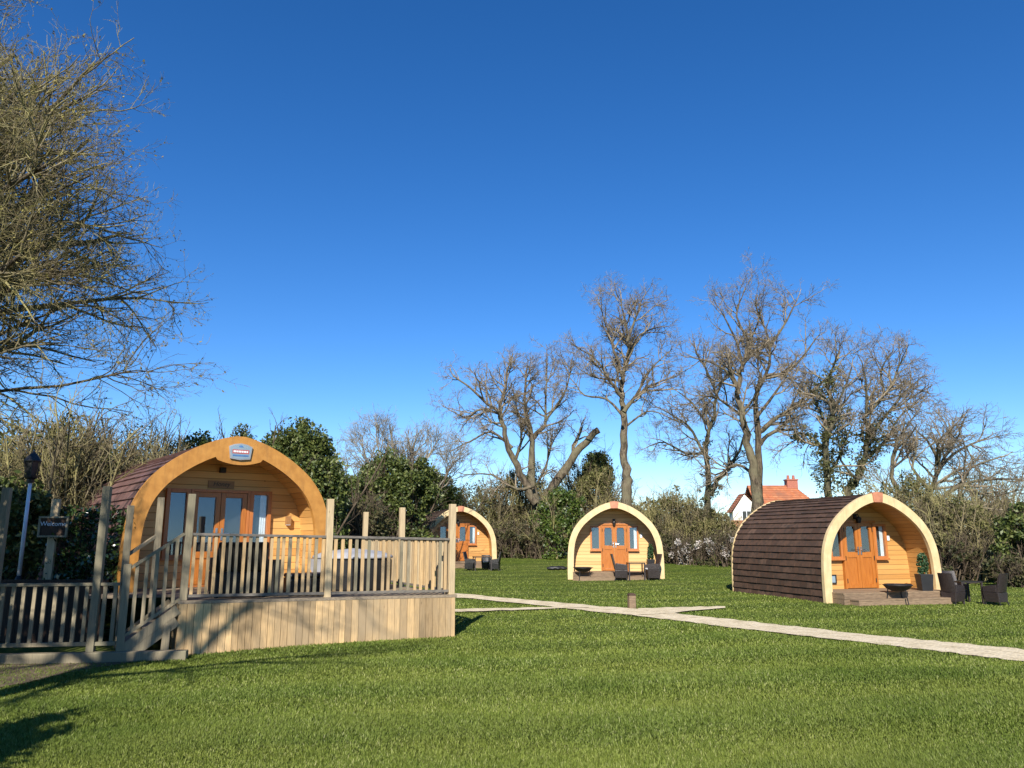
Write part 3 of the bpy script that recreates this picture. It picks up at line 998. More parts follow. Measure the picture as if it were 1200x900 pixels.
def kids(out, rnd, pts, dirs, rad, L, lvl, par, tips, tmin=None):
    if lvl >= par['max']: return
    n = len(pts) - 1
    cnt = L * par['dens'][lvl]
    cnt = int(cnt) + (1 if rnd.random() < cnt % 1 else 0)
    for c in range(cnt):
        t = rnd.uniform(par['start'][lvl] if tmin is None else tmin, 1)
        i = min(int(t * n), n - 1); f = t * n - i
        a, b = pts[i], pts[i + 1]
        q = (a[0] + (b[0] - a[0]) * f, a[1] + (b[1] - a[1]) * f, a[2] + (b[2] - a[2]) * f)
        d = dirs[i + 1]
        ang = R(rnd.uniform(*par['angle']))
        # random perpendicular
        rx, ry, rz = rnd.gauss(0, 1), rnd.gauss(0, 1), rnd.gauss(0, 1)
        dot = rx * d[0] + ry * d[1] + rz * d[2]
        rx -= d[0] * dot; ry -= d[1] * dot; rz -= d[2] * dot
        l = math.sqrt(rx * rx + ry * ry + rz * rz) + 1e-6
        ca, sa = math.cos(ang), math.sin(ang) / l
        nd = (d[0] * ca + rx * sa, d[1] * ca + ry * sa, d[2] * ca + rz * sa)
        rr = (rad[i] + (rad[i + 1] - rad[i]) * f)
        ln = par['len'][lvl] * rnd.uniform(.6, 1.35) * (1.15 - .45 * t)
        branch(out, rnd, q, nd, ln, max(min(rr * .75, par['rad'][lvl]), par['rmin']), lvl + 1, par, tips)


def leaf_cloud(rng, centres, radii, n_each, size, flat=1.0):
    """quads scattered inside clumps (numpy); returns V, F"""
    C = np.repeat(np.asarray(centres, float), n_each, 0)
    Rr = np.repeat(np.asarray(radii, float), n_each)[:, None]
    n = len(C)
    d = rng.normal(size=(n, 3)); d /= np.linalg.norm(d, axis=1, keepdims=True)
    p = C + d * Rr * (rng.random((n, 1)) ** .45) * (1, 1, flat)
    a = rng.normal(size=(n, 3)) + d * .2; a /= np.linalg.norm(a, axis=1, keepdims=True)
    b = np.cross(a, rng.normal(size=(n, 3))); b /= np.linalg.norm(b, axis=1, keepdims=True)
    s = size * rng.uniform(.6, 1.4, (n, 1))
    V = np.stack([p - a * s, p + b * s * .55, p + a * s, p - b * s * .55], 1).reshape(-1, 3)
    return V, np.arange(n * 4).reshape(-1, 4)


BG = dict(seg=[6, 5, 4, 3, 3], wander=[.13, .17, .2, .2, .2], up=[.05, .04, .02, .015, .0], taper=[.5, .4, .4, .45, .5], max=4,
          dens=[1.9, 3.3, 5.0, 6.5], start=[.25, .2, .15, .1], angle=(28, 62), len=[1.75, .95, .55, .30], rad=[.06, .026, .013, .0085], rmin=.007)


def px_limb(pts, Y, rnd, r0, r1, dy=0.0, drift=.35, n=3):
    """a limb drawn from its photograph outline, in 3-D: it also wanders in depth"""
    out, k = [], len(pts)
    yy = Y + dy
    dirn = rnd.uniform(-1, 1) * drift
    ctrl = []
    for i, (x, y) in enumerate(pts):
        ctrl.append(at(x, y, yy)); yy += dirn * rnd.uniform(.3, 1.2)
    res = []
    for i in range(k - 1):
        p0, p1, p2, p3 = ctrl[max(i - 1, 0)], ctrl[i], ctrl[i + 1], ctrl[min(i + 2, k - 1)]
        for j in range(n):
            t = j / n
            res.append(.5 * ((2 * p1) + (p2 - p0) * t + (2 * p0 - 5 * p1 + 4 * p2 - p3) * t * t + (3 * p1 - p0 - 3 * p2 + p3) * t ** 3))
    res.append(ctrl[-1])
    m = len(res)
    jit = min(.045, r0 * .22)
    res = [(p.x + rnd.gauss(0, jit), p.y + rnd.gauss(0, jit), p.z) for p in res]
    rad = [.86 * (r0 + (r1 - r0) * (i / (m - 1)) ** .8) * rnd.uniform(.93, 1.07) for i in range(m)]
    return res, rad


def big_tree(label, Y, limbs, seed, par=BG, barkm=None, twigm=None, conv=None, ivy=None, name='bare_tree', root=None, group='bare trees behind the pods', skipkids=()):
    rnd = random.Random(seed)
    thick, twigs, tips = [], [], []
    for li, (pts, r0, r1, dy) in enumerate(limbs):
        pp = [conv(x, y) for x, y in pts]
        P_, Rd = px_limb(pp, Y, rnd, r0, r1, dy)
        thick.append((P_, Rd))
        if li in skipkids: continue
        dirs = [(0, 0, 1)]
        for i in range(1, len(P_)):
            v = Vector(P_[i]) - Vector(P_[i - 1]); v.normalize(); dirs.append(tuple(v))
        L = sum((Vector(P_[i + 1]) - Vector(P_[i])).length for i in range(len(P_) - 1))
        kids(twigs, rnd, P_, dirs, Rd, L * (1 if r1 < .1 else .6), 0, par, tips, .5 if r0 > .2 else .12)
        # leader at the tip
        branch(twigs, rnd, P_[-1], dirs[-1], par['len'][0] * .38, r1, 1, par, tips)
    b = thick[0][0][0]
    t = thing(name, label, 'tree', (b[0], b[1], g(b[0], b[1])), 0, group)
    o = Vector(t.location)
    sub = lambda L_: [([(q[0] - o.x, q[1] - o.y, q[2] - o.z) for q in p], r) for p, r in L_]
    # root flare
    p0 = thick[0][0][0]
    thick.append(([(p0[0], p0[1], o.z - .2), (p0[0], p0[1], (o.z + p0[2]) / 2 + .1), tuple(p0)], [thick[0][1][0] * 1.5, thick[0][1][0] * 1.12, thick[0][1][0]]))
    tubes(sub(thick), 'trunk', barkm or M['bark'], t)
    tubes(sub(twigs), 'crown', twigm or M['twig'], t)
    if ivy:
        rng = np.random.default_rng(seed)
        cs, rs = [], []
        for (li, t0, t1, rad, cnt) in ivy:
            P_ = thick[li][0]
            for k in range(cnt):
                u = rnd.uniform(t0, t1) * (len(P_) - 1); i = min(int(u), len(P_) - 2); f = u - i
                q = [P_[i][e] + (P_[i + 1][e] - P_[i][e]) * f + rnd.gauss(0, rad * .6) for e in range(3)]
                cs.append((q[0] - o.x, q[1] - o.y, q[2] - o.z)); rs.append(rad * rnd.uniform(.4, .9))
        V, Fc = leaf_cloud(rng, cs, rs, 30, .06)
        np_mesh('ivy', V, Fc, M['ivydry'], t)
    return t


z1 = lambda x, y: (500 + x / 2.37, 320 + y / 2.37)
z2 = lambda x, y: (800 + x / 2.3675, 320 + y / 2.3675)

big_tree('gnarled twin stemmed tree with a broken leaning trunk beside it', 44, [
    ([(312, 690), (300, 620), (292, 540), (292, 470), (285, 410), (270, 350), (280, 270)], .36, .05, 0),
    ([(300, 640), (262, 560), (230, 490), (212, 430), (203, 385), (218, 320), (222, 275)], .28, .05, -.6),
    ([(316, 670), (350, 595), (400, 520), (440, 470), (474, 436)], .36, .22, .5),
    ([(292, 460), (325, 430), (338, 400), (388, 320), (402, 255)], .18, .03, 0),
    ([(206, 388), (165, 360), (122, 320), (80, 290)], .12, .05, -.7),
    ([(206, 392), (150, 378), (110, 400), (72, 384)], .10, .03, -.4),
    ([(236, 485), (180, 440), (120, 468), (75, 490)], .11, .03, -.9),
    ([(405, 515), (408, 480), (420, 455)], .15, .1, .5),
    ([(330, 420), (330, 330), (335, 225)], .1, .03, .3),
    ([(245, 520), (262, 470), (258, 400), (240, 330)], .13, .03, .4),
    ([(300, 590), (250, 600), (180, 560), (110, 560)], .12, .03, -.8),
    ([(300, 600), (330, 540), (345, 480), (380, 420)], .1, .03, .6),
], 3, conv=z1, skipkids=(2,), ivy=[(0, .0, .35, .35, 10)])
big_tree('tallest slim tree with a straight pale trunk over the straight facing pod', 41, [
    ([(556, 700), (555, 640), (555, 590), (552, 545), (548, 480), (548, 390), (541, 340), (546, 280), (560, 230), (556, 160), (535, 70)], .43, .04, 0),
    ([(549, 385), (580, 345), (628, 310), (690, 288)], .16, .03, .3),
    ([(541, 345), (510, 300), (470, 240), (425, 212)], .13, .03, -.4),
    ([(545, 290), (522, 220), (500, 150), (482, 95)], .12, .03, -.2),
    ([(560, 238), (592, 172), (645, 150)], .11, .03, .4),
    ([(557, 190), (585, 110), (600, 70)], .09, .03, -.5),
    ([(582, 342), (620, 270), (665, 225)], .1, .03, .5),
    ([(548, 400), (500, 350), (440, 340), (405, 300)], .1, .03, -.6),
    ([(550, 430), (610, 385), (650, 390)], .08, .03, .6),
    ([(545, 300), (470, 290), (430, 270)], .08, .03, .8),
], 5, conv=z1)
big_tree('slender ivy stemmed tree leaning between the two tallest trees', 43, [
    ([(778, 690), (780, 640), (781, 560), (776, 480), (790, 420), (802, 340), (772, 260), (742, 215)], .27, .04, 0),
    ([(781, 530), (740, 440), (690, 400), (640, 372)], .12, .03, -.5),
    ([(790, 620), (808, 575), (855, 522), (885, 440)], .22, .05, .5),
    ([(786, 430), (735, 360), (700, 330)], .1, .03, .4),
    ([(800, 350), (830, 290), (860, 240)], .09, .03, -.3),
    ([(780, 500), (720, 500), (660, 470), (620, 480)], .1, .03, .2),
], 8, conv=z1, barkm=M['barkdark'], ivy=[(0, .0, .5, .3, 30), (2, 0, .8, .25, 26)])
big_tree('broad old tree with a thick forked trunk beside the red roofed house', 37, [
    ([(212, 760), (208, 690), (203, 600), (195, 530), (180, 470), (166, 400), (156, 330), (165, 270), (190, 200), (214, 120)], .42, .035, 0),
    ([(208, 640), (212, 540), (206, 400), (202, 340), (230, 280), (242, 200), (202, 95)], .26, .035, .5),
    ([(206, 445), (250, 410), (312, 368), (400, 290), (430, 232)], .17, .03, .4),
    ([(212, 475), (252, 440), (297, 436)], .15, .06, .7),
    ([(232, 290), (300, 268), (372, 180)], .13, .03, .6),
    ([(158, 335), (130, 280), (85, 250), (20, 232)], .12, .03, -.5),
    ([(165, 275), (150, 190), (108, 110)], .11, .03, -.3),
    ([(240, 210), (290, 130), (318, 75)], .1, .03, .2),
    ([(166, 400), (100, 350), (50, 340)], .1, .03, .8),
    ([(205, 400), (260, 330), (290, 280)], .11, .03, -.6),
    ([(195, 560), (150, 530), (90, 560), (40, 520)], .1, .03, .6),
    ([(190, 205), (150, 120), (170, 50)], .09, .03, .7),
], 11, conv=z2)
big_tree('ivy clad tree with an upright green stem behind the brown tiled roof', 34, [
    ([(412, 760), (406, 640), (401, 540), (396, 470), (420, 380), (402, 300), (430, 235)], .26, .04, 0),
    ([(400, 500), (350, 450), (308, 448)], .11, .03, -.4),
    ([(402, 440), (370, 360), (340, 330)], .1, .03, .5),
    ([(420, 380), (450, 320), (470, 260)], .08, .03, 0),
    ([(404, 560), (440, 500), (470, 420)], .1, .03, .5),
], 14, conv=z2, barkm=M['barkdark'], ivy=[(0, .12, .9, .45, 80), (1, .1, .9, .35, 22), (2, .1, .9, .35, 22), (4, .1, .9, .4, 24)])
big_tree('ivy clad tree whose dark stem forks into a wide bare top', 35, [
    ([(452, 760), (458, 620), (482, 570), (514, 480), (512, 400), (562, 330), (622, 230)], .28, .035, 0),
    ([(516, 460), (580, 370), (664, 290)], .13, .03, .4),
    ([(512, 400), (510, 320), (500, 250)], .1, .03, -.5),
    ([(500, 520), (560, 470), (600, 400), (640, 370)], .11, .03, .5),
    ([(482, 570), (440, 520), (430, 440)], .09, .03, -.4),
    ([(560, 335), (550, 270), (580, 220)], .08, .03, .6),
], 17, conv=z2, barkm=M['barkdark'], ivy=[(0, .15, .7, .5, 70), (1, 0, .4, .35, 14), (3, 0, .6, .4, 22)])
big_tree('low spreading tree sending long bare boughs over the thicket by the chairs', 31, [
    ([(660, 770), (650, 690), (690, 610), (715, 540), (770, 490), (850, 455)], .2, .03, 0),
    ([(680, 650), (745, 605), (790, 582), (862, 572), (932, 572)], .13, .03, -.4),
    ([(650, 700), (600, 620), (580, 540), (602, 460), (640, 400)], .16, .03, .5),
    ([(715, 545), (690, 480), (650, 440)], .1, .03, .3),
    ([(690, 610), (640, 540), (650, 470)], .1, .03, -.6),
    ([(770, 590), (800, 540), (880, 510)], .08, .03, .4),
    ([(780, 590), (850, 620), (900, 610)], .07, .03, .6),
    ([(715, 540), (745, 470), (740, 430)], .08, .03, .6),
], 20, conv=z2)
ID = lambda x, y: (x, y)
# hazy twig crown behind the evergreens
big_tree('rounded hazy tree of upright bare twigs above the dark evergreens', 40, [
    ([(466, 650), (466, 600), (464, 560), (462, 520)], .2, .05, 0),
    ([(465, 610), (440, 560), (425, 525)], .1, .03, .5), ([(466, 600), (490, 555), (508, 525)], .1, .03, -.4),
    ([(465, 580), (448, 540), (440, 510)], .08, .03, .8), ([(466, 590), (480, 545), (486, 515)], .08, .03, .6),
    ([(465, 610), (415, 580), (395, 545)], .08, .03, .2), ([(467, 610), (510, 575), (530, 545)], .08, .03, .2),
], 23, conv=ID, par=dict(BG, dens=[3.4, 3.4, 4.2, 5.0], up=[.1, .09, .07, .05, .03], angle=(18, 45)), barkm=M['twigpale'], twigm=M['twigpale'])

# the near tree whose crown fills the upper corner
NEAR = dict(seg=[8, 6, 5, 4, 3], wander=[.075, .13, .19, .22, .22], up=[.0, .01, .015, .02, .02], taper=[.35, .35, .4, .45, .5], max=4,
            dens=[1.6, 1.8, 3.0, 4.6], start=[.25, .15, .12, .1], angle=(22, 58), len=[2.7, 1.4, .75, .36], rad=[.05, .020, .010, .0065], rmin=.005)
SHADE = dict(NEAR, len=[1.7, .95, .55, .27])


def free_tree(label, base, limbs, seed, par, name='bare_tree', group='bare trees near the deck', trunk_r=.22, trunk_h=3.0, buds=0, barkm=None, twigm=None, budsize=.022):
    rnd = random.Random(seed)
    t = thing(name, label, 'tree', base, 0, group)
    thick, twigs, tips = [], [], []
    tp = [(0, 0, -.15), (rnd.gauss(0, .03), rnd.gauss(0, .03), .25), (rnd.gauss(0, .06), rnd.gauss(0, .06), trunk_h * .5), (rnd.gauss(0, .1), rnd.gauss(0, .1), trunk_h)]
    thick.append((tp, [trunk_r * 1.4, trunk_r * 1.05, trunk_r * .9, trunk_r * .75]))
    for (d, L, r, h) in limbs:
        f = h / trunk_h
        p = (tp[2][0] * min(1, f * 2), tp[2][1] * min(1, f * 2), h) if f < .9 else tp[3]
        d = Vector(d).normalized()
        tmp = []
        branch(tmp, rnd, p, tuple(d), L, r, 0, par, tips)
        thick.append(tmp[0]); twigs.extend(tmp[1:])
    tubes(thick, 'trunk', barkm or M['bark'], t)
    tubes(twigs, 'crown', twigm or M['twigolive'], t)
    if buds and tips:
        rng = np.random.default_rng(seed)
        T = np.array(tips); T = T[rng.choice(len(T), min(buds, len(T)), replace=False)]
        V, Fc = leaf_cloud(rng, T, np.full(len(T), .03), 2, budsize)
        np_mesh('buds', V, Fc, M['bud'], t)
    return t


rn = random.Random(99)
limbs = []
for k in range(28):
    az = R(rn.uniform(-62, 62)); el = R(rn.uniform(9 if az > -.5 else 2, 70))
    L = rn.uniform(6.4, 8.0)
    limbs.append(((math.cos(el) * math.cos(az), math.cos(el) * math.sin(az), math.sin(el)), L, rn.uniform(.06, .17), rn.uniform(3.4, 7.6)))
for k in range(5):
    el = R(rn.uniform(15, 75)); az = R(rn.uniform(100, 260))
    limbs.append(((math.cos(el) * math.cos(az), math.cos(el) * math.sin(az), math.sin(el)), 6.5, .12, rn.uniform(4, 7.6)))
for k in range(12):
    el = R(rn.uniform(48, 84)); az = R(rn.uniform(-50, 50))
    limbs.append(((math.cos(el) * math.cos(az), math.cos(el) * math.sin(az), math.sin(el)), rn.uniform(7.4, 9.0), rn.uniform(.08, .17), rn.uniform(6.5, 8.0)))
free_tree('tall bare tree with fine budding twigs filling the sky beside the deck', (-17.2, 19.3, 0), limbs, 31, NEAR, trunk_h=8.0, trunk_r=.36, buds=14000, budsize=.034)

# trees behind the photographer's shoulder whose shade falls on the deck, fence and lawn
limbs = []
for k in range(14):
    el = R(rn.uniform(5, 75)); az = R(rn.uniform(0, 360))
    limbs.append(((math.cos(el) * math.cos(az), math.cos(el) * math.sin(az), math.sin(el)), rn.uniform(2.4, 3.5), .075, rn.uniform(5.7, 7.0)))
SH = dict(SHADE, dens=[2.0, 2.6, 3.0, 0], max=3, rad=[.045, .026, .016, .012], rmin=.011)
free_tree('bare tree outside the view that dapples the deck with shade', (-6.5, 1.2, 0), limbs, 41, SH, trunk_h=7.0)

KIND = {
    'sallow': ('scrub', .05, 110, 42, 'twigolive', 105),
    # leaf material, leaf size, clumps, leaves per clump, twig material, stems
    'ever': ('ever', .06, 95, 120, 'twigdark', 10),
    'holly': ('holly', .065, 80, 90, 'twigolive', 14),
    'scrub': ('scrub', .055, 85, 44, 'twigolive', 60),
    'bramble': ('bramble', .06, 80, 60, 'twigdark', 44),
    'blossom': ('blossom', .045, 80, 34, 'twigdark', 40),
    'willow': ('scrub', .045, 30, 18, 'twigolive', 60),
}
STEM = dict(seg=[5, 4, 3, 3], wander=[.12, .17, .2, .2], up=[.05, .05, .03, .02], taper=[.35, .4, .5, .5], max=2,
            dens=[4.5, 5.5, 0], start=[.15, .1, .1], angle=(20, 55), len=[.85, .42, .2], rad=[.014, .009, .007], rmin=.006)
SHRUBS = 0


def shrub(label, px, top, width, Y, kind, base_y=None, depth=None, name='shrub', group='shrubs of the thicket', dens=1.0, cat='shrub'):
    global SHRUBS
    SHRUBS += 1
    rnd = random.Random(1000 + SHRUBS * 17); rng = np.random.default_rng(500 + SHRUBS)
    lm, ls, nc, nl, tm, ns = KIND[kind]
    c = at(px, 640, Y); gz_ = g(c.x, Y)
    H = (at(px, top, Y).z - gz_) * (1.1 if kind in ('scrub', 'holly', 'bramble') else 1.03)
    rx = abs(at(px + width / 2, 640, Y).x - c.x); ry = depth or max(.8, rx * .75)
    t = thing(name, label, cat, (c.x, Y, gz_), 0, group)
    vol = rx * H
    nc = int(nc * dens * min(2.6, max(.55, vol / 4.5)))
    cs, rs = [], []
    lobes = [(rnd.uniform(-.6, .6), rnd.uniform(-.6, .6), rnd.uniform(.72, 1.0)) for _ in range(4)] + [(0, 0, 1.0)]
    while len(cs) < nc:
        u, v = rnd.uniform(-1, 1), rnd.uniform(-1, 1)
        if u * u + v * v > 1: continue
        hmax = max(l[2] * max(0, 1 - ((u - l[0]) ** 2 + (v - l[1]) ** 2) * .85) ** .5 for l in lobes)
        w = rnd.random()
        # denser near the outer skin
        w = 1 - (1 - w) ** 1.0 if rnd.random() < .5 else rnd.uniform(.75, 1.0)
        z = hmax * w * H
        r = rnd.uniform(.16, .36) * min(1.4, max(.7, H / 3))
        if z < .12: z = .12
        cs.append((u * rx * .92, v * ry * .92, max(z - r * .5, .1))); rs.append(r)
    V, Fc = leaf_cloud(rng, cs, rs, nl, ls * (1 if Y < 30 else 1.12))
    V[:, 2] = np.maximum(V[:, 2], -.03)
    stems = []
    for k in range(ns):
        a = rnd.uniform(0, 2 * math.pi); q = math.sqrt(rnd.random()) * .75
        p = (math.cos(a) * q * rx, math.sin(a) * q * ry, -.05)
        d = Vector((math.cos(a) * .3 * q + rnd.gauss(0, .16), math.sin(a) * .3 * q + rnd.gauss(0, .16), 1)).normalized()
        Lm = H * rnd.uniform(.65, 1.06) * math.sqrt(max(.25, 1 - q * q * .6))
        par = dict(STEM, dens=[4.5 if Lm < 4 else 3.2, 5.0 if kind not in ('ever', 'holly') else 2.5, 0], len=[.22 * Lm + .25, .32, .2])
        branch(stems, rnd, p, tuple(d), Lm, .02 + .006 * Lm, 0, par)
    tubes(stems, 'stems', M[tm], t)
    if kind == 'blossom':
        h = len(Fc) // 2
        np_mesh('foliage', V[:h * 4], Fc[:h], M['bramble'], t)
        np_mesh('blossom', V[h * 4:], Fc[:len(Fc) - h], M['blossom'], t)
    else:
        np_mesh('foliage', V, Fc, M[lm], t)
    return t


EV = 'dark evergreen trees behind the golden pod'
shrub('small dark evergreen crown rising just over the tiled roof of the golden pod', 220, 503, 78, 25, 'ever', name='evergreen_tree', group=EV, cat='tree')
shrub('flat topped evergreen crown peeping over the shield sign', 277, 501, 66, 28, 'ever', name='evergreen_tree', group=EV, cat='tree')
shrub('big round evergreen filling the gap beside the orange arch', 352, 494, 116, 25, 'ever', name='evergreen_tree', group=EV, cat='tree', dens=1.3)
shrub('dark domed evergreen below the hazy twig crown', 458, 530, 108, 32, 'ever', name='evergreen_tree', group=EV, cat='tree', dens=1.3)
shrub('lower evergreen filling the dip between the round and the domed evergreens', 408, 556, 84, 30, 'ever', name='evergreen_tree', group=EV, cat='tree')
shrub('narrow evergreen directly behind the farthest pod', 514, 553, 56, 43, 'ever', name='evergreen_tree', group=EV, cat='tree')
shrub('brown tangled bramble behind the two far deck posts', 415, 585, 90, 29, 'bramble')
shrub('brown bramble bank between the deck posts and the farthest pod roof', 478, 598, 70, 33, 'bramble')
shrub('dim bramble bank at the foot of the big round evergreen', 375, 600, 60, 27, 'bramble')
shrub('olive scrub above the arch of the farthest pod', 560, 572, 96, 45, 'scrub')
shrub('olive scrub around the foot of the gnarled twin tree', 605, 556, 84, 46, 'scrub')
shrub('dark bramble on the lawn edge beside the farthest pod', 602, 612, 70, 42, 'bramble')
shrub('bright green holly bush beside the straight facing pod', 655, 575, 66, 41, 'holly')
shrub('tall scrub between the holly and the slim pale trunk', 695, 552, 66, 46, 'scrub')
shrub('ivy tuft darkening the scrub below the broken trunk', 698, 527, 44, 47, 'ever', group=EV)
shrub('low dark bramble at the feet of the holly', 632, 620, 60, 41, 'bramble')
shrub('olive scrub rising behind the straight facing pod', 740, 590, 70, 43, 'scrub')
shrub('tall olive scrub just past the straight facing pod', 795, 577, 74, 40, 'scrub')
shrub('olive scrub in front of the white gabled house', 838, 598, 70, 39, 'scrub')
shrub('dark low bramble at the shaded edge beside the straight facing pod', 787, 628, 50, 37, 'bramble')
shrub('blackthorn dotted with white blossom by the straight facing pod', 812, 628, 56, 36, 'blossom')
shrub('blackthorn in blossom nearest the rear of the brown tiled pod', 852, 622, 56, 35, 'blossom')
shrub('scrub growing against the garden of the red roofed house', 905, 602, 60, 36, 'scrub')
shrub('low scrub hidden behind the ridge of the brown tiled pod', 960, 600, 80, 33, 'scrub')
shrub('tall olive thicket rising behind the arch of the brown tiled pod', 1075, 560, 70, 29, 'scrub', dens=1.2)
shrub('leafy olive thicket behind the rattan chairs', 1122, 582, 84, 27, 'scrub', dens=1.3)
shrub('dark bramble at the foot of the thicket behind the rattan chairs', 1106, 628, 80, 26, 'bramble')
shrub('low bramble between the thicket and the dark corner bush', 1152, 646, 50, 28, 'bramble')
shrub('dark evergreen bush cut by the picture edge beyond the chairs', 1196, 592, 64, 25, 'ever', group='dark bushes at the lawn edge')
shrub('rough pale bramble in front of the dark corner bush', 1185, 655, 60, 24, 'bramble')
shrub('bare pale shrub standing far behind the dark corner bush', 1165, 545, 90, 44, 'willow', dens=.6)
# beyond the fence, around the lamp
LG = 'shrubs behind the picket fence'
shrub('dark ivy thicket in deep shade behind the black lamp', 18, 556, 110, 14.6, 'ever', group=LG)
shrub('blackthorn with scattered white blossom above the black lamp', 40, 486, 130, 19, 'blossom', group=LG, dens=1.0)
shrub('tall pale olive sallow of fine twigs beyond the golden pod roof', 135, 492, 130, 24, 'willow', group=LG, dens=1.6)
shrub('thick pale thicket of tangled twigs above the hanging sign', 70, 486, 130, 16.8, 'sallow', group=LG, dens=1.3)
shrub('olive tangle of twigs just behind the rear end of the golden pod', 158, 512, 90, 20.8, 'sallow', group=LG, dens=1.3)
shrub('pale tangled thicket reaching out of the picture beyond the lamp', -10, 500, 110, 16.2, 'sallow', group=LG, dens=1.2)
shrub('shaded bramble behind the hanging sign', 92, 575, 80, 17.5, 'bramble', group=LG)
shrub('dense evergreen outside the view shading the corner of the lawn', -896, 202, 633, 3.2, 'ever', group=LG, dens=.8)
shrub('tall dense evergreen outside the view shading the picket fence', -554, -9, 589, 7.5, 'ever', group=LG, dens=1.3)

# distant hedge
mbv, mbf = [], 0
rng = np.random.default_rng(77)
n = 5200
xx = rng.uniform(-110, 130, n); yy = 92 + rng.normal(0, 2.5, n) - 12 * (xx / 100) ** 2
hh = 3.4 + 1.1 * np.sin(xx * .13) + .8 * np.sin(xx * .37 + 1)
zz = .5 + hh * rng.random(n) ** .7
V, Fc = leaf_cloud(rng, np.stack([xx, yy, zz], 1), np.full(n, .8), 9, .34)
tag(np_mesh('treeline', V, Fc, M['bramble']), 'far brown hedge across the fields', kind='stuff')

# ------------------------------------------------------------------ ivy screen, lamp, sign
sc = thing('ivy_screen', 'dark ivy covered trellis screen beside the golden pod', 'trellis', (-6.85, 12.75, 0), R(6))
mb = MB()
for i in range(9):
    x = -.62 + i * .155; mb.box(x - .012, x + .012, -.01, .01, .0, 2.06)
for i in range(12):
    z = .15 + i * .17; mb.box(-.64, .64, .011, .03, z - .012, z + .012)
mb.build('lattice', M['brown'], sc)
rng = np.random.default_rng(5)
cs = [(rng.uniform(-.62, .62), rng.uniform(-.10, .06), rng.uniform(.3, 2.02)) for _ in range(330)]
V, Fc = leaf_cloud(rng, cs, np.full(len(cs), .1), 16, .036)
np_mesh('ivy', V, Fc, M['ivyleaf'], sc)

lb = at(24, 660, 13.2)
lp = thing('street_lamp', 'white garden lamp post with a black lantern head in the shade', 'lamp', (lb.x, lb.y, -.05))
top = at(36, 566, 13.2)
mb = MB(); mb.tube([(0, 0, 0), (0, 0, .95), (0, 0, 1.0)], [.06, .055, .035], 12); mb.build('lower_column', M['iron'], lp, smooth=True)
mb = MB(); mb.tube([(0, 0, 1.0), (0, 0, top.z + .05)], [.034, .028], 12); mb.build('column', M['white'], lp, smooth=True)
hz = top.z + .05
ln = thing('lantern_head', None, None); ln.parent = lp
mb = MB(); mb.lathe([(.0, 0), (.05, 0), (.06, .06), (.10, .09), (.11, .12)], (0, 0, hz), 8)
mb.lathe([(.135, .36), (.14, .38), (.09, .45), (.05, .50), (.02, .53), (.0, .58)], (0, 0, hz), 8)
for k in range(6):
    a = k * math.pi / 3; mb.tube([(.10 * math.cos(a), .10 * math.sin(a), hz + .1), (.13 * math.cos(a), .13 * math.sin(a), hz + .37)], .008, 4)
mb.build('cage', M['black'], ln)
mb = MB(); mb.lathe([(.085, .12), (.115, .36)], (0, 0, hz), 6); mb.build('lamp_glass', M['glassblack'], ln)

sp0 = at(58, 660, 12.6)
sg = thing('sign_post', 'timber sign post carrying a framed board in front of the ivy', 'sign', (sp0.x, sp0.y, -.05), R(8))
tz = at(63, 585, 12.6).z + .05
mb = MB(); mb.box(-.06, .06, -.04, .04, 0, tz); mb.build('post', M['newwood'], sg, .006)
zc = at(60, 617, 12.6).z + .05
mb = MB(); rect_frame(mb, -.2, .24, zc - .17, zc + .16, .028, -.085, -.045); mb.build('sign_frame', M['oldwood'], sg)
mb = MB(); mb.box(-.17, .21, -.068, -.058, zc - .14, zc + .13); mb.build('sign_board', M['brown'], sg)
text('lettering', 'Welcome', .098, M['white'], sg, (.02, -.072, zc + .01))
# small curved store behind the sign
ls_ = thing('log_store', 'narrow curved pinkish tiled store tucked behind the sign post', 'shed', (sp0.x - .16, sp0.y + .12, -.05), R(8))
mb = MB()
for k in range(9):
    z0 = .12 + k * .15; x0 = -.14 + .16 * (k / 9) ** 2.2; x1 = -.14 + .16 * ((k + 1) / 9) ** 2.2
    mb.hexa([(x0, 0, z0), (x0 + .12, 0, z0), (x0 + .12, .5, z0), (x0, .5, z0), (x1 + .015, 0, z0 + .148), (x1 + .12, 0, z0 + .148), (x1 + .12, .5, z0 + .148), (x1 + .015, .5, z0 + .148)])
mb.build('tiled_side', M['tilemain'], ls_)
mb = MB(); mb.box(-.02, .02, .02, .48, 0, 1.45); mb.build('frame', M['newwood'], ls_)

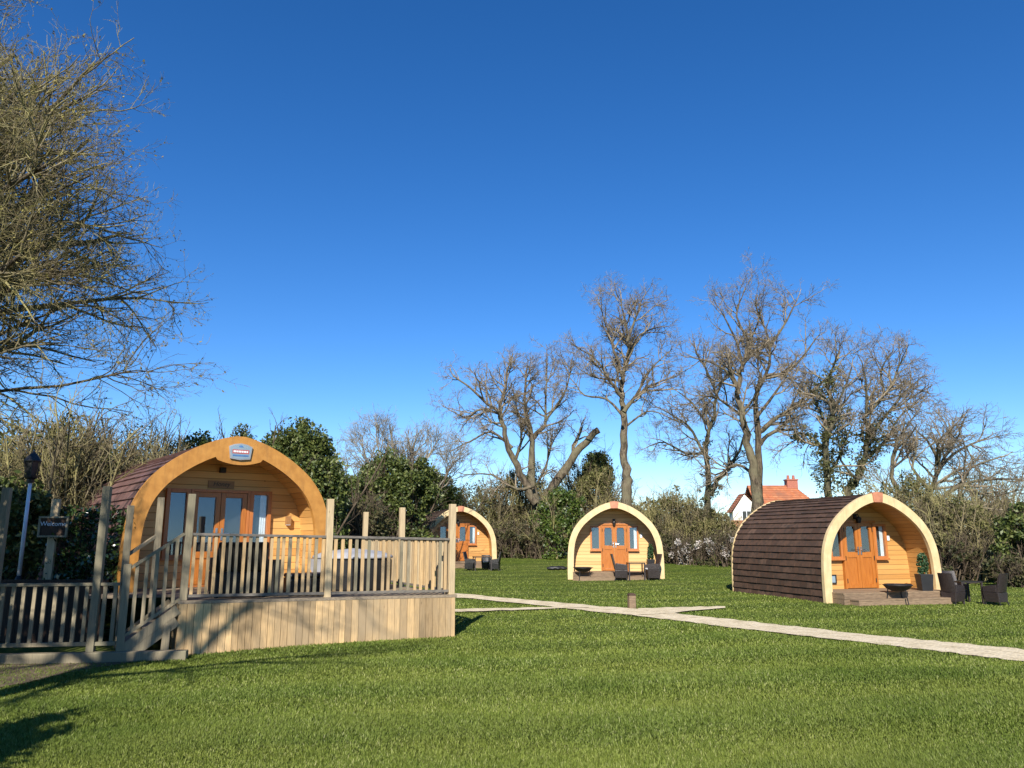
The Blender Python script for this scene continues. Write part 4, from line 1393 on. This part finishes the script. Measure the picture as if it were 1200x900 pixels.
# ------------------------------------------------------------------ furniture
def chair(label, loc, rz, cushion=False, m=None, group=None, high=1.06, scale=.82):
    m = m or M['weave']
    t = thing('rattan_chair', label, 'chair', loc, rz, group); t.scale = (scale,) * 3
    mb = MB()   # tapered woven skirt and seat
    mb.hexa([(-.25, -.24, .09), (.25, -.24, .09), (.25, .26, .09), (-.25, .26, .09), (-.29, -.28, .42), (.29, -.28, .42), (.28, .26, .42), (-.28, .26, .42)])
    mb.build('seat', m, t, .015)
    mb = MB(); n = 8; h0, h1 = .425, high
    for i in range(n):
        u0, u1 = -1 + 2 * i / n, -1 + 2 * (i + 1) / n
        c = []
        for z, lean, tp in ((h0, 0, 1), (h1, .16, .9)):
            for u in (u0, u1):
                yc = .24 - .06 * u * u + lean
                c.append((u * .28 * tp, yc, z)); c.append((u * .28 * tp, yc + .045, z))
        mb.hexa([c[0], c[2], c[3], c[1], c[4], c[6], c[7], c[5]])
    mb.build('backrest', m, t)
    for sx in (-1, 1):
        mb = MB(); x0, x1 = sorted((sx * .29, sx * .235))
        mb.hexa([(x0, -.27, .425), (x1, -.27, .425), (x1, .2, .425), (x0, .2, .425), (x0, -.25, .62), (x1, -.25, .62), (x1, .22, .68), (x0, .22, .68)])
        mb.build('armrest', m, t, .012)
        for yy, dy in ((-.22, -.01), (.24, .05)):
            mb = MB(); mb.beam((sx * .235, yy + dy, -.02), (sx * .235, yy, .1), .03, .03, (0, 1, 0)); mb.build('leg', M['iron'], t)
    if cushion:
        mb = MB(); mb.box(-.225, .225, -.27, .2, .424, .49); mb.build('cushion', M['cushion'], t, .025)
    return t


def table(label, loc, rz, w=.8, h=.74, group=None):
    t = thing('patio_table', label, 'table', loc, rz, group); t.scale = (.80,) * 3
    mb = MB(); mb.box(-w / 2, w / 2, -w / 2, w / 2, h - .012, h); mb.build('table_top', M['glassblack'], t, .004)
    mb = MB(); rect_frame_flat(mb, w, h - .05, h - .013); mb.build('apron', M['weave'], t)
    for sx in (-1, 1):
        for sy in (-1, 1):
            mb = MB(); mb.beam((sx * (w / 2 - .05), sy * (w / 2 - .05), -.02), (sx * (w / 2 - .05), sy * (w / 2 - .05), h - .05), .05, .05, (0, 1, 0)); mb.build('leg', M['weave'], t)
    return t


def rect_frame_flat(mb, w, z0, z1):
    a = w / 2 - .02
    mb.box(-a, a, -a, -a + .03, z0, z1); mb.box(-a, a, a - .03, a, z0, z1); mb.box(-a, -a + .03, -a + .031, a - .031, z0, z1); mb.box(a - .03, a, -a + .031, a - .031, z0, z1)


def firepit(label, loc, rz):
    t = thing('fire_pit', label, 'fire pit', loc, rz, 'black bowl fire pits'); t.scale = (.86,) * 3
    mb = MB(); mb.lathe([(0, .33), (.16, .345), (.28, .40), (.36, .49), (.375, .50), (.375, .515), (.345, .51), (.27, .43), (.15, .375), (0, .365)], (0, 0, 0), 24); mb.build('bowl', M['iron'], t, smooth=True)
    for k in range(3):
        a = k * 2.094 + .5; mb = MB()
        mb.tube([(.26 * math.cos(a), .26 * math.sin(a), .40), (.27 * math.cos(a), .27 * math.sin(a), .25), (.33 * math.cos(a), .33 * math.sin(a), -.02)], .016, 6); mb.build('leg', M['iron'], t)
    for sx in (-1, 1):
        mb = MB(); mb.tube([(sx * .36, -.07, .5), (sx * .43, -.06, .52), (sx * .43, .06, .52), (sx * .36, .07, .5)], .01, 6); mb.build('handle', M['iron'], t)
    mb = MB(); mb.tube([(.34 * math.cos(k * .5236), .34 * math.sin(k * .5236), .522) for k in range(13)], .008, 5, False)
    for k in range(-4, 5):
        y = k * .07; x = math.sqrt(max(.0, .33 ** 2 - y * y)); mb.tube([(-x, y, .522), (x, y, .522)], .005, 4)
    mb.build('grate', M['iron'], t)
    return t


def topiary(label, loc, ph, hh, r):
    t = thing('potted_topiary', label, 'plant', loc, 0, 'clipped topiaries in tall planters')
    mb = MB(); b, tp = r * .72, r * 1.12
    mb.hexa([(-b, -b, -.02), (b, -b, -.02), (b, b, -.02), (-b, b, -.02), (-tp, -tp, ph), (tp, -tp, ph), (tp, tp, ph), (-tp, tp, ph)]); mb.build('planter', M['black'], t, .01)
    rng = np.random.default_rng(int(ph * 100))
    cs, rs = [], []
    for k in range(70):
        z = rng.random(); rr = r * .95 * math.sqrt(max(0, 1 - ((z - .4) / .62) ** 2)); a = rng.random() * 6.28
        cs.append((rr * math.cos(a) * .75, rr * math.sin(a) * .75, ph + .02 + z * hh)); rs.append(r * .3)
    V, Fc = leaf_cloud(rng, cs, rs, 26, .026)
    np_mesh('foliage', V, Fc, M['topiary'], t)
    return t


def G(px, py, dx=0, dy=0):
    p = gp(px, py); x, y = p.x + dx, p.y + dy
    return (x, y, g(x, y))


CH = 'dark rattan chairs outside the pods'
# right pod
T3 = G(1133, 707)
table('square rattan table among the chairs of the brown tiled pod', (T3[0], T3[1], T3[2]), R(5), .72, .66, group='rattan patio tables')
chair('dark rattan chair next to the tall planter, seen from its side', (T3[0] - .42, T3[1] - .2, T3[2]), R(118), False, group=CH, scale=.68)
chair('dark rattan chair showing its back at the outer end of the three', (T3[0] + .50, T3[1] - .35, T3[2]), R(-152), True, group=CH, scale=.68)
chair('dark rattan chair tucked behind the table of the brown tiled pod', (T3[0] + .1, T3[1] + .6, T3[2]), R(5), False, group=CH, scale=.68)
firepit('black fire pit bowl in front of the steps of the brown tiled pod', G(1054, 708), R(20))
topiary('tall black planter with an egg shaped clipped bush by the tiled pod arch', G(1087, 706, 0, .05), .66, .46, .14)
# middle pod
T2 = G(746, 680, 0, .1)
table('slim dark table standing before the straight facing pod', T2, 0, .75, group='rattan patio tables')
chair('grey brown rattan chair before the orange doors of the straight facing pod', (T2[0] - .50, T2[1] + .0, T2[2]), R(82), False, group=CH)
chair('rattan chair with a pale cushion by the arch foot of the straight facing pod', (T2[0] + .54, T2[1] - .05, T2[2]), R(-82), True, group=CH)
chair('rattan chair half hidden behind the slim table of the straight facing pod', (T2[0] + .05, T2[1] + .42 , T2[2]), R(0), False, group=CH, high=.84) if False else None
firepit('black fire pit bowl at the arch foot of the straight facing pod', G(683.5, 680.5), R(-35))
topiary('small clipped bush in a planter on the porch of the straight facing pod', (p2[0] + 1.30, p2[1] + .35, p2[2] + .27), .42, .5, .12)
bt = G(653, 668)
mb = MB()
rnd = random.Random(4)
nn, kk = 14, 10
for i in range(nn + 1):
    for j in range(kk):
        u = i / nn; a = math.pi * 2 * j / kk
        r = .20 * math.sin(math.pi * min(1, .08 + u * .9)) ** .6 * (1 + .2 * rnd.uniform(-1, 1))
        mb.v.append((-.62 + 1.25 * u, r * 1.3 * math.cos(a), max(0, .14 + r * math.sin(a) * .8)))
for i in range(nn):
    for j in range(kk):
        a, b = i * kk + j, i * kk + (j + 1) % kk
        mb.f.append((a, b, b + kk, a + kk)); mb.m.append(0); mb.uv.append(None)
o = mb.build('tarpaulin_bundle', M['black'], smooth=True); o.location = bt; o.scale = (.7, .7, .55); tag(o, 'black bundle lying on the lawn beyond the straight facing pod', 'bundle')
# far pod
T1 = G(565, 668.5)
table('low dark table outside the farthest pod', T1, R(10), .95, .72, group='rattan patio tables')
chair('black rattan chair in front of the orange door of the farthest pod', (T1[0] - .50, T1[1], T1[2]), R(75), m=M['blackweave'], group=CH, scale=.72)
chair('black rattan chair at the outer end of the farthest pod table', (T1[0] + .54, T1[1] - .1, T1[2]), R(-100), m=M['blackweave'], group=CH, scale=.72)
chair('black rattan chair between table and wall of the farthest pod', (T1[0] + .15, T1[1] + .6, T1[2]), R(5), True, m=M['blackweave'], group=CH, high=.85, scale=.72)

# on the deck
def deck_at(px, s):
    best = min((abs((600 + F * (q.x / (q.y * CT + (-.95) * ST))) - px), a_) for a_ in np.arange(-4.4, 0, .02) for q in [D(a_, s)])
    return D(best[1], s, dz(best[1]))


q = deck_at(277, .62)
lc = thing('lounge_chair', 'high backed black rattan lounge chair behind the deck balusters', 'chair', q, ANG + R(180), 'black rattan lounge set on the deck')
mb = MB(); mb.hexa([(-.38, -.4, .06), (.38, -.4, .06), (.38, .3, .06), (-.38, .3, .06), (-.40, -.42, .38), (.40, -.42, .38), (.40, .3, .38), (-.40, .3, .38)]); mb.build('seat', M['blackweave'], lc, .02)
mb = MB(); mb.hexa([(-.39, .2, .385), (.39, .2, .385), (.39, .31, .385), (-.39, .31, .385), (-.36, .34, .82), (.36, .34, .82), (.36, .42, .82), (-.36, .42, .82)]); mb.build('backrest', M['blackweave'], lc, .02)
for sx in (-1, 1):
    mb = MB(); x0, x1 = sorted((sx * .40, sx * .30)); mb.box(x0, x1, -.4, .19, .385, .58); mb.build('armrest', M['blackweave'], lc, .02)
    for yy in (-.36, .26):
        mb = MB(); mb.box(sx * .34 - .025, sx * .34 + .025, yy - .025, yy + .025, 0, .059); mb.build('leg', M['iron'], lc)
mb = MB(); mb.box(-.28, .28, -.38, .18, .386, .47); mb.build('cushion', M['black'], lc, .03)
q = deck_at(313, .6)
sb = thing('side_table', 'small black woven side table beside the lounge chair on the deck', 'table', q, ANG, 'black rattan lounge set on the deck')
mb = MB(); mb.box(-.19, .19, -.19, .19, .53, .555); mb.build('table_top', M['glassblack'], sb, .005)
mb = MB(); mb.hexa([(-.16, -.16, .04), (.16, -.16, .04), (.16, .16, .04), (-.16, .16, .04), (-.18, -.18, .528), (.18, -.18, .528), (.18, .18, .528), (-.18, .18, .528)]); mb.build('woven_base', M['blackweave'], sb, .01)
for sx in (-1, 1):
    for sy in (-1, 1):
        mb = MB(); mb.box(sx * .13 - .015, sx * .13 + .015, sy * .13 - .015, sy * .13 + .015, 0, .039); mb.build('leg', M['iron'], sb)
q = deck_at(358, .65)
fs = thing('footstool', 'low wide black woven footstool near the arch foot on the deck', 'stool', q, ANG, 'black rattan lounge set on the deck')
mb = MB(); mb.box(-.32, .32, -.25, .25, .05, .27); mb.build('woven_base', M['blackweave'], fs, .02)
mb = MB(); mb.box(-.31, .31, -.24, .24, .272, .34); mb.build('cushion', M['black'], fs, .03)
for sx in (-1, 1):
    for sy in (-1, 1):
        mb = MB(); mb.box(sx * .28 - .02, sx * .28 + .02, sy * .21 - .02, sy * .21 + .02, 0, .049); mb.build('leg', M['iron'], fs)
# hot tub
q = D(-1.2, 1.9, dz(-1))
ht = thing('hot_tub', 'dark hot tub under a pale grey folded cover behind the slats', 'hot tub', q, ANG); ht.scale = (.84, .84, .88)
mb = MB(); mb.lathe([(0, 0), (.80, 0), (.82, .04), (.84, .30), (.84, .58), (.80, .62), (0, .62)], (0, 0, 0), 28); mb.build('cabinet', M['blackweave'], ht, smooth=False)
mb = MB(); mb.lathe([(.81, .622), (.85, .625), (.86, .645), (.84, .68), (.60, .76), (0, .82)], (0, 0, 0), 28); mb.build('cover', M['cover'], ht, smooth=True)
mb = MB()
for k in range(10):
    a0, a1 = R(165 + k * 6), R(165 + (k + 1) * 6)
    for z0, z1, r0, r1 in ((.62, .30, .885, .90),):
        mb.face([(r0 * math.cos(a0), r0 * math.sin(a0), z0), (r0 * math.cos(a1), r0 * math.sin(a1), z0), (r1 * math.cos(a1), r1 * math.sin(a1), z1 + .12 * math.sin(k)), (r1 * math.cos(a0), r1 * math.sin(a0), z1 + .12 * math.sin(k - 1))])
sk = mb.build('cover_skirt', M['cover'], ht)
sd = sk.modifiers.new('s', 'SOLIDIFY'); sd.thickness = .012

# bollard stub
bo = thing('bollard', 'short brown timber bollard beside the gravel path', 'bollard', G(740.5, 713.5), R(10))
mb = MB(); mb.box(-.075, .075, -.075, .075, -.1, .29); mb.build('post', M['step'], bo, .01)
mb = MB(); mb.hexa([(-.085, -.085, .291), (.085, -.085, .291), (.085, .085, .291), (-.085, .085, .291), (-.05, -.05, .33), (.05, -.05, .33), (.05, .05, .33), (-.05, .05, .33)]); mb.build('cap', M['brown'], bo)

# ------------------------------------------------------------------ house beyond the trees
HY = 78
hx = lambda px: at(px, 600, HY).x
hzv = lambda py: at(880, py, HY).z
hs = thing('house', 'white gabled house with an orange red tiled roof and brick chimney', 'house', (hx(905), HY, g(hx(905), HY)))
ox, oz = hx(905), g(hx(905), HY)
X = lambda px: hx(px) - ox
Z = lambda py: hzv(py) - oz
mb = MB()
x0, x1 = X(890), X(962); ze = Z(597); zr = Z(567)
mb.box(x0, x1, .2, 5, -.2, ze)
# gabled wing towards the lawn
gx0, gx1, gm = X(855), X(888), X(869)
zg, zge = Z(580), Z(600)
mb.hexa([(gx0, -1.2, -.2), (gx1, -1.2, -.2), (gx1, .15, -.2), (gx0, .15, -.2), (gx0, -1.2, zge), (gx1, -1.2, zge), (gx1, .15, zge), (gx0, .15, zge)])
mb.face([(gx0, -1.2, zge), (gx1, -1.2, zge), (gm, -1.2, zg)]); mb.face([(gx1, .15, zge), (gx0, .15, zge), (gm, .15, zg)])
mb.build('wall', M['render'], hs)


def tiled_slope(mb, a, b, c, d, rows=14, cols=26):
    """a,b eave; d,c ridge"""
    a, b, c, d = map(Vector, (a, b, c, d))
    n = (b - a).cross(d - a).normalized()
    for r in range(rows):
        for k in range(cols):
            u0, u1, v0, v1 = k / cols, (k + 1) / cols, r / rows, (r + 1.08) / rows
            q = lambda u, v: (a.lerp(b, u)).lerp(d.lerp(c, u), min(v, 1))
            mb.face([q(u0, v0) + n * .07, q(u1, v0) + n * .07, q(u1, v1) + n * .02, q(u0, v1) + n * .02])
            mb.face([q(u0, v0), q(u1, v0), q(u1, v0) + n * .07, q(u0, v0) + n * .07])


mb = MB()
tiled_slope(mb, (x0 - .3, -.3, ze - .15), (x1 + .4, -.3, ze - .15), (X(942), 2.6, zr), (x0 - .3, 2.6, zr))
tiled_slope(mb, (x1 + .4, 5.4, ze - .15), (x0 - .3, 5.4, ze - .15), (x0 - .3, 2.6, zr), (X(942), 2.6, zr))
tiled_slope(mb, (x1 + .4, -.3, ze - .15), (x1 + .4, 5.4, ze - .15), (X(942), 2.61, zr), (X(942), 2.59, zr), 14, 14)
tiled_slope(mb, (gx1 + .2, -1.4, zge - .1), (gx1 + .2, .5, zge - .1), (gm, .5, zg + .08), (gm, -1.4, zg + .08), 10, 14)
tiled_slope(mb, (gx0 - .2, .5, zge - .1), (gx0 - .2, -1.4, zge - .1), (gm, -1.4, zg + .08), (gm, .5, zg + .08), 10, 14)
rf = mb.build('roof', M['redtile'], hs)
cm = thing('chimney', None, None); cm.parent = rf
mb = MB(); cxx = X(940.5); mb.box(cxx - .55, cxx + .55, 2.2, 3.1, zr - .8, Z(561)); mb.box(cxx - .62, cxx + .62, 2.13, 3.17, Z(561) + .002, Z(559.5)); mb.build('chimney_stack', M['brick'], cm)
for k in (-.28, .28):
    mb = MB(); mb.lathe([(.14, 0), (.16, .1), (.13, .42), (.0, .42)], (cxx + k, 2.65, Z(559.5)), 10); mb.build('chimney_pot', M['brick'], cm)
wd = thing('window', None, None); wd.parent = hs
wx_, wz_ = X(870.5), Z(605)
mb = MB(); rect_frame(mb, wx_ - .5, wx_ + .5, wz_ - .55, wz_ + .55, .09, -1.26, -1.2); mb.box(wx_ - .03, wx_ + .03, -1.25, -1.21, wz_ - .46, wz_ + .46); mb.build('frame', M['white'], wd)
mb = MB(); mb.box(wx_ - .41, wx_ + .41, -1.235, -1.215, wz_ - .46, wz_ + .46); mb.build('pane', M['glassblack'], wd)
ob_ = thing('outbuilding', 'low red brick outbuilding in front of the white gable', 'shed', (hx(853), HY - 5, g(hx(853), HY - 5)))
mb = MB(); mb.box(-.9, .9, -1, 1, -.2, 1.7); mb.build('wall', M['brick'], ob_)
mb = MB(); tiled_slope(mb, (-1.1, -1.2, 1.65), (1.1, -1.2, 1.65), (1.1, 0, 2.5), (-1.1, 0, 2.5), 6, 10); tiled_slope(mb, (1.1, 1.2, 1.65), (-1.1, 1.2, 1.65), (-1.1, 0, 2.5), (1.1, 0, 2.5), 6, 10); mb.build('roof', M['redtile'], ob_)


# ------------------------------------------------------------------ grass
def inside(polys, P):
    hit = np.zeros(len(P), bool)
    for poly in polys:
        q = np.array(poly)
        lo, hi = q.min(0), q.max(0)
        cand = np.where((P[:, 0] > lo[0]) & (P[:, 0] < hi[0]) & (P[:, 1] > lo[1]) & (P[:, 1] < hi[1]) & ~hit)[0]
        if not len(cand): continue
        c = np.zeros(len(cand), bool); p = P[cand]
        for i in range(len(q)):
            a, b = q[i], q[(i + 1) % len(q)]
            cond = ((a[1] > p[:, 1]) != (b[1] > p[:, 1])) & (p[:, 0] < (b[0] - a[0]) * (p[:, 1] - a[1]) / (b[1] - a[1] + 1e-12) + a[0])
            c ^= cond
        hit[cand] |= c
    return hit


def podfoot(p, phi, W, y0, y1):
    c, s = math.cos(phi), math.sin(phi)
    return [(p[0] + c * x - s * y, p[1] + s * x + c * y) for x, y in ((-W / 2, y0), (W / 2, y0), (W / 2, y1), (-W / 2, y1))]


def npg(x, y):
    return np.array([g(a, b) for a, b in zip(x, y)])


def grass(name, n, y0, y1, seed, hgt, m, label, power=1.0, edge=None):
    rng = np.random.default_rng(seed)
    # even density on the picture: far blades sparser and coarser
    t = rng.random(n)
    y = 1 / (1 / y0 + (1 / y1 - 1 / y0) * t) if power else y0 + (y1 - y0) * t
    half = .70 * y + .8
    x = rng.uniform(-1, 1, n) * half
    P = np.stack([x, y], 1)
    blocks = list(PATH_POLYS) + [[(p.x, p.y) for p in (D(-DLEN - .75, -.03), D(.0, -.03), D(.0, 5), D(-DLEN - 2, 5))]]
    blocks += [podfoot(p2, R(-5.5), 2.9, -.7, 5.7), podfoot(p3, R(16.5), 3.4, -.02, 3.95), podfoot(p3, R(16.5), 2.9, -.72, 0), podfoot(p1, R(14.4), 2.9, -.7, 6.5)]
    keep = ~inside(blocks, P + rng.normal(0, .045, P.shape))
    soil = inside([[(p.x, p.y) for p in SOILP]], P)
    keep &= ~(soil & (rng.random(n) < .55))
    behind = (x < -5.2) & (y > 10.75)
    keep &= ~behind
    x, y = x[keep], y[keep]; n = len(x)
    z = npg(x, y)
    sc_ = np.clip(y / 7.5, .8, 2.6)
    patch = .5 + .5 * np.sin(x * 1.3 + 2 * np.sin(y * .9)) * np.sin(y * 1.1 + 1.7 * np.sin(x * .7))
    h = hgt * rng.uniform(.45, 1.25, n) * (.75 + .5 * patch) * np.clip(1.15 - y * .012, .7, 1.1)
    w = .0037 * sc_ * rng.uniform(.7, 1.3, n)
    az = rng.uniform(0, 2 * np.pi, n); ln = rng.uniform(.2, 1.3, n) * h
    # the mower lays the passes this way and that
    lay = np.sin(y * 3.6 - x * .55) * .35
    bx, by = np.cos(az) * ln, np.sin(az) * ln + lay * h
    sx, sy = -np.sin(az) * w, np.cos(az) * w
    V = np.empty((n, 5, 3))
    V[:, 0] = np.stack([x - sx, y - sy, z - .004], 1); V[:, 1] = np.stack([x + sx, y + sy, z - .004], 1)
    V[:, 2] = np.stack([x + sx * .7 + bx * .4, y + sy * .7 + by * .4, z + h * .6], 1); V[:, 3] = np.stack([x - sx * .7 + bx * .4, y - sy * .7 + by * .4, z + h * .6], 1)
    V[:, 4] = np.stack([x + bx, y + by, z + h], 1)
    i = np.arange(n) * 5
    T = np.concatenate([np.stack([i, i + 1, i + 2], 1), np.stack([i, i + 2, i + 3], 1), np.stack([i + 3, i + 2, i + 4], 1)])
    return tag(np_mesh(name, V.reshape(-1, 3), T, m), label, kind='stuff')


def blade_material():
    m, nt, b = mat('grass_blade')
    ri = N(nt, 'ShaderNodeNewGeometry').outputs['Random Per Island']
    ob = coord(nt)
    col = ramp(nt, ri, [(0, (.080, .112, .017)), (.4, (.138, .186, .029)), (.75, (.198, .244, .046)), (.92, (.28, .32, .088)), (1, (.42, .42, .19))])
    big = noise(nt, ob, .55, 4)
    col = mixc(nt, ramp(nt, big, [(.42, (0, 0, 0)), (.72, (.6, .6, .6))]), col, (.195, .22, .042))
    b2 = noise(nt, ob, .33, 3)
    col = mixc(nt, ramp(nt, b2, [(.5, (0, 0, 0)), (.75, (.6, .6, .6))]), col, (.055, .105, .010))
    sp = N(nt, 'ShaderNodeSeparateXYZ'); nt.links.new(ob, sp.inputs[0])
    w = math_(nt, 'ADD', math_(nt, 'MULTIPLY', sp.outputs[1], 3.6), math_(nt, 'MULTIPLY', sp.outputs[0], -.55))
    w = math_(nt, 'SINE', math_(nt, 'ADD', w, math_(nt, 'MULTIPLY', noise(nt, ob, .22, 4), 9)))
    st = ramp(nt, math_(nt, 'ADD', math_(nt, 'MULTIPLY', w, .5), .5), [(.3, (.78, .84, .8)), (.7, (1.14, 1.1, 1.05))])  # light and dark of the mown passes tinted into the blades
    col = mixc(nt, .5, col, st, 'MULTIPLY')
    nt.links.new(col, b.inputs['Base Color']); b.inputs['Roughness'].default_value = .6; b.inputs['Specular IOR Level'].default_value = .15
    tr = N(nt, 'ShaderNodeBsdfTranslucent'); nt.links.new(col, tr.inputs[0])
    mx = N(nt, 'ShaderNodeMixShader'); mx.inputs[0].default_value = .25
    nt.links.new(b.outputs[0], mx.inputs[1]); nt.links.new(tr.outputs[0], mx.inputs[2])
    nt.links.new(mx.outputs[0], nt.nodes['Material Output'].inputs[0])
    return m


BL = blade_material()
grass('grass', 1150000, 4.6, 46, 1, .029, BL, 'short sunlit grass of the lawn')

# ------------------------------------------------------------------ light, sky, camera
EL, TX, TY = R(34.5), .13, .9915
sun = bpy.data.lights.new('sun', 'SUN'); sun.energy = 4.7; sun.angle = R(.5); sun.color = (1, .945, .86)
so = bpy.data.objects.new('sun', sun); COL.objects.link(so)
dirv = Vector((TX * math.cos(EL), TY * math.cos(EL), -math.sin(EL)))
so.rotation_euler = dirv.to_track_quat('-Z', 'Y').to_euler(); so.location = (-10, -30, 30)
w = bpy.data.worlds.new('World'); SC.world = w; w.use_nodes = True
nt = w.node_tree
sky = nt.nodes.new('ShaderNodeTexSky'); sky.sky_type = 'NISHITA'; sky.sun_disc = False
sky.sun_elevation = EL; sky.sun_rotation = math.atan2(-TX, -TY)
sky.air_density = 1.0; sky.dust_density = .0; sky.ozone_density = 4.0; sky.altitude = 1500
bg = nt.nodes['Background']; bg.inputs[1].default_value = .098
hsv = nt.nodes.new('ShaderNodeHueSaturation'); hsv.inputs['Saturation'].default_value = 1.27; hsv.inputs['Hue'].default_value = .507
nt.links.new(sky.outputs[0], hsv.inputs['Color']); nt.links.new(hsv.outputs[0], bg.inputs[0])
cam = bpy.data.cameras.new('camera'); cam.sensor_width = 36; cam.lens = 36 * F / 1200; cam.clip_end = 4000; cam.clip_start = .05
co = bpy.data.objects.new('camera', cam); COL.objects.link(co)
co.location = (0, 0, CAMZ); co.rotation_euler = (math.pi / 2 + TH, 0, 0)
SC.camera = co
SC.view_settings.view_transform = 'Standard'; SC.view_settings.look = 'None'; SC.view_settings.exposure = .78; SC.view_settings.gamma = 1
SC.render.engine = 'CYCLES'
SC.cycles.max_bounces = 6; SC.cycles.transparent_max_bounces = 8
SC.cycles.use_denoising = True
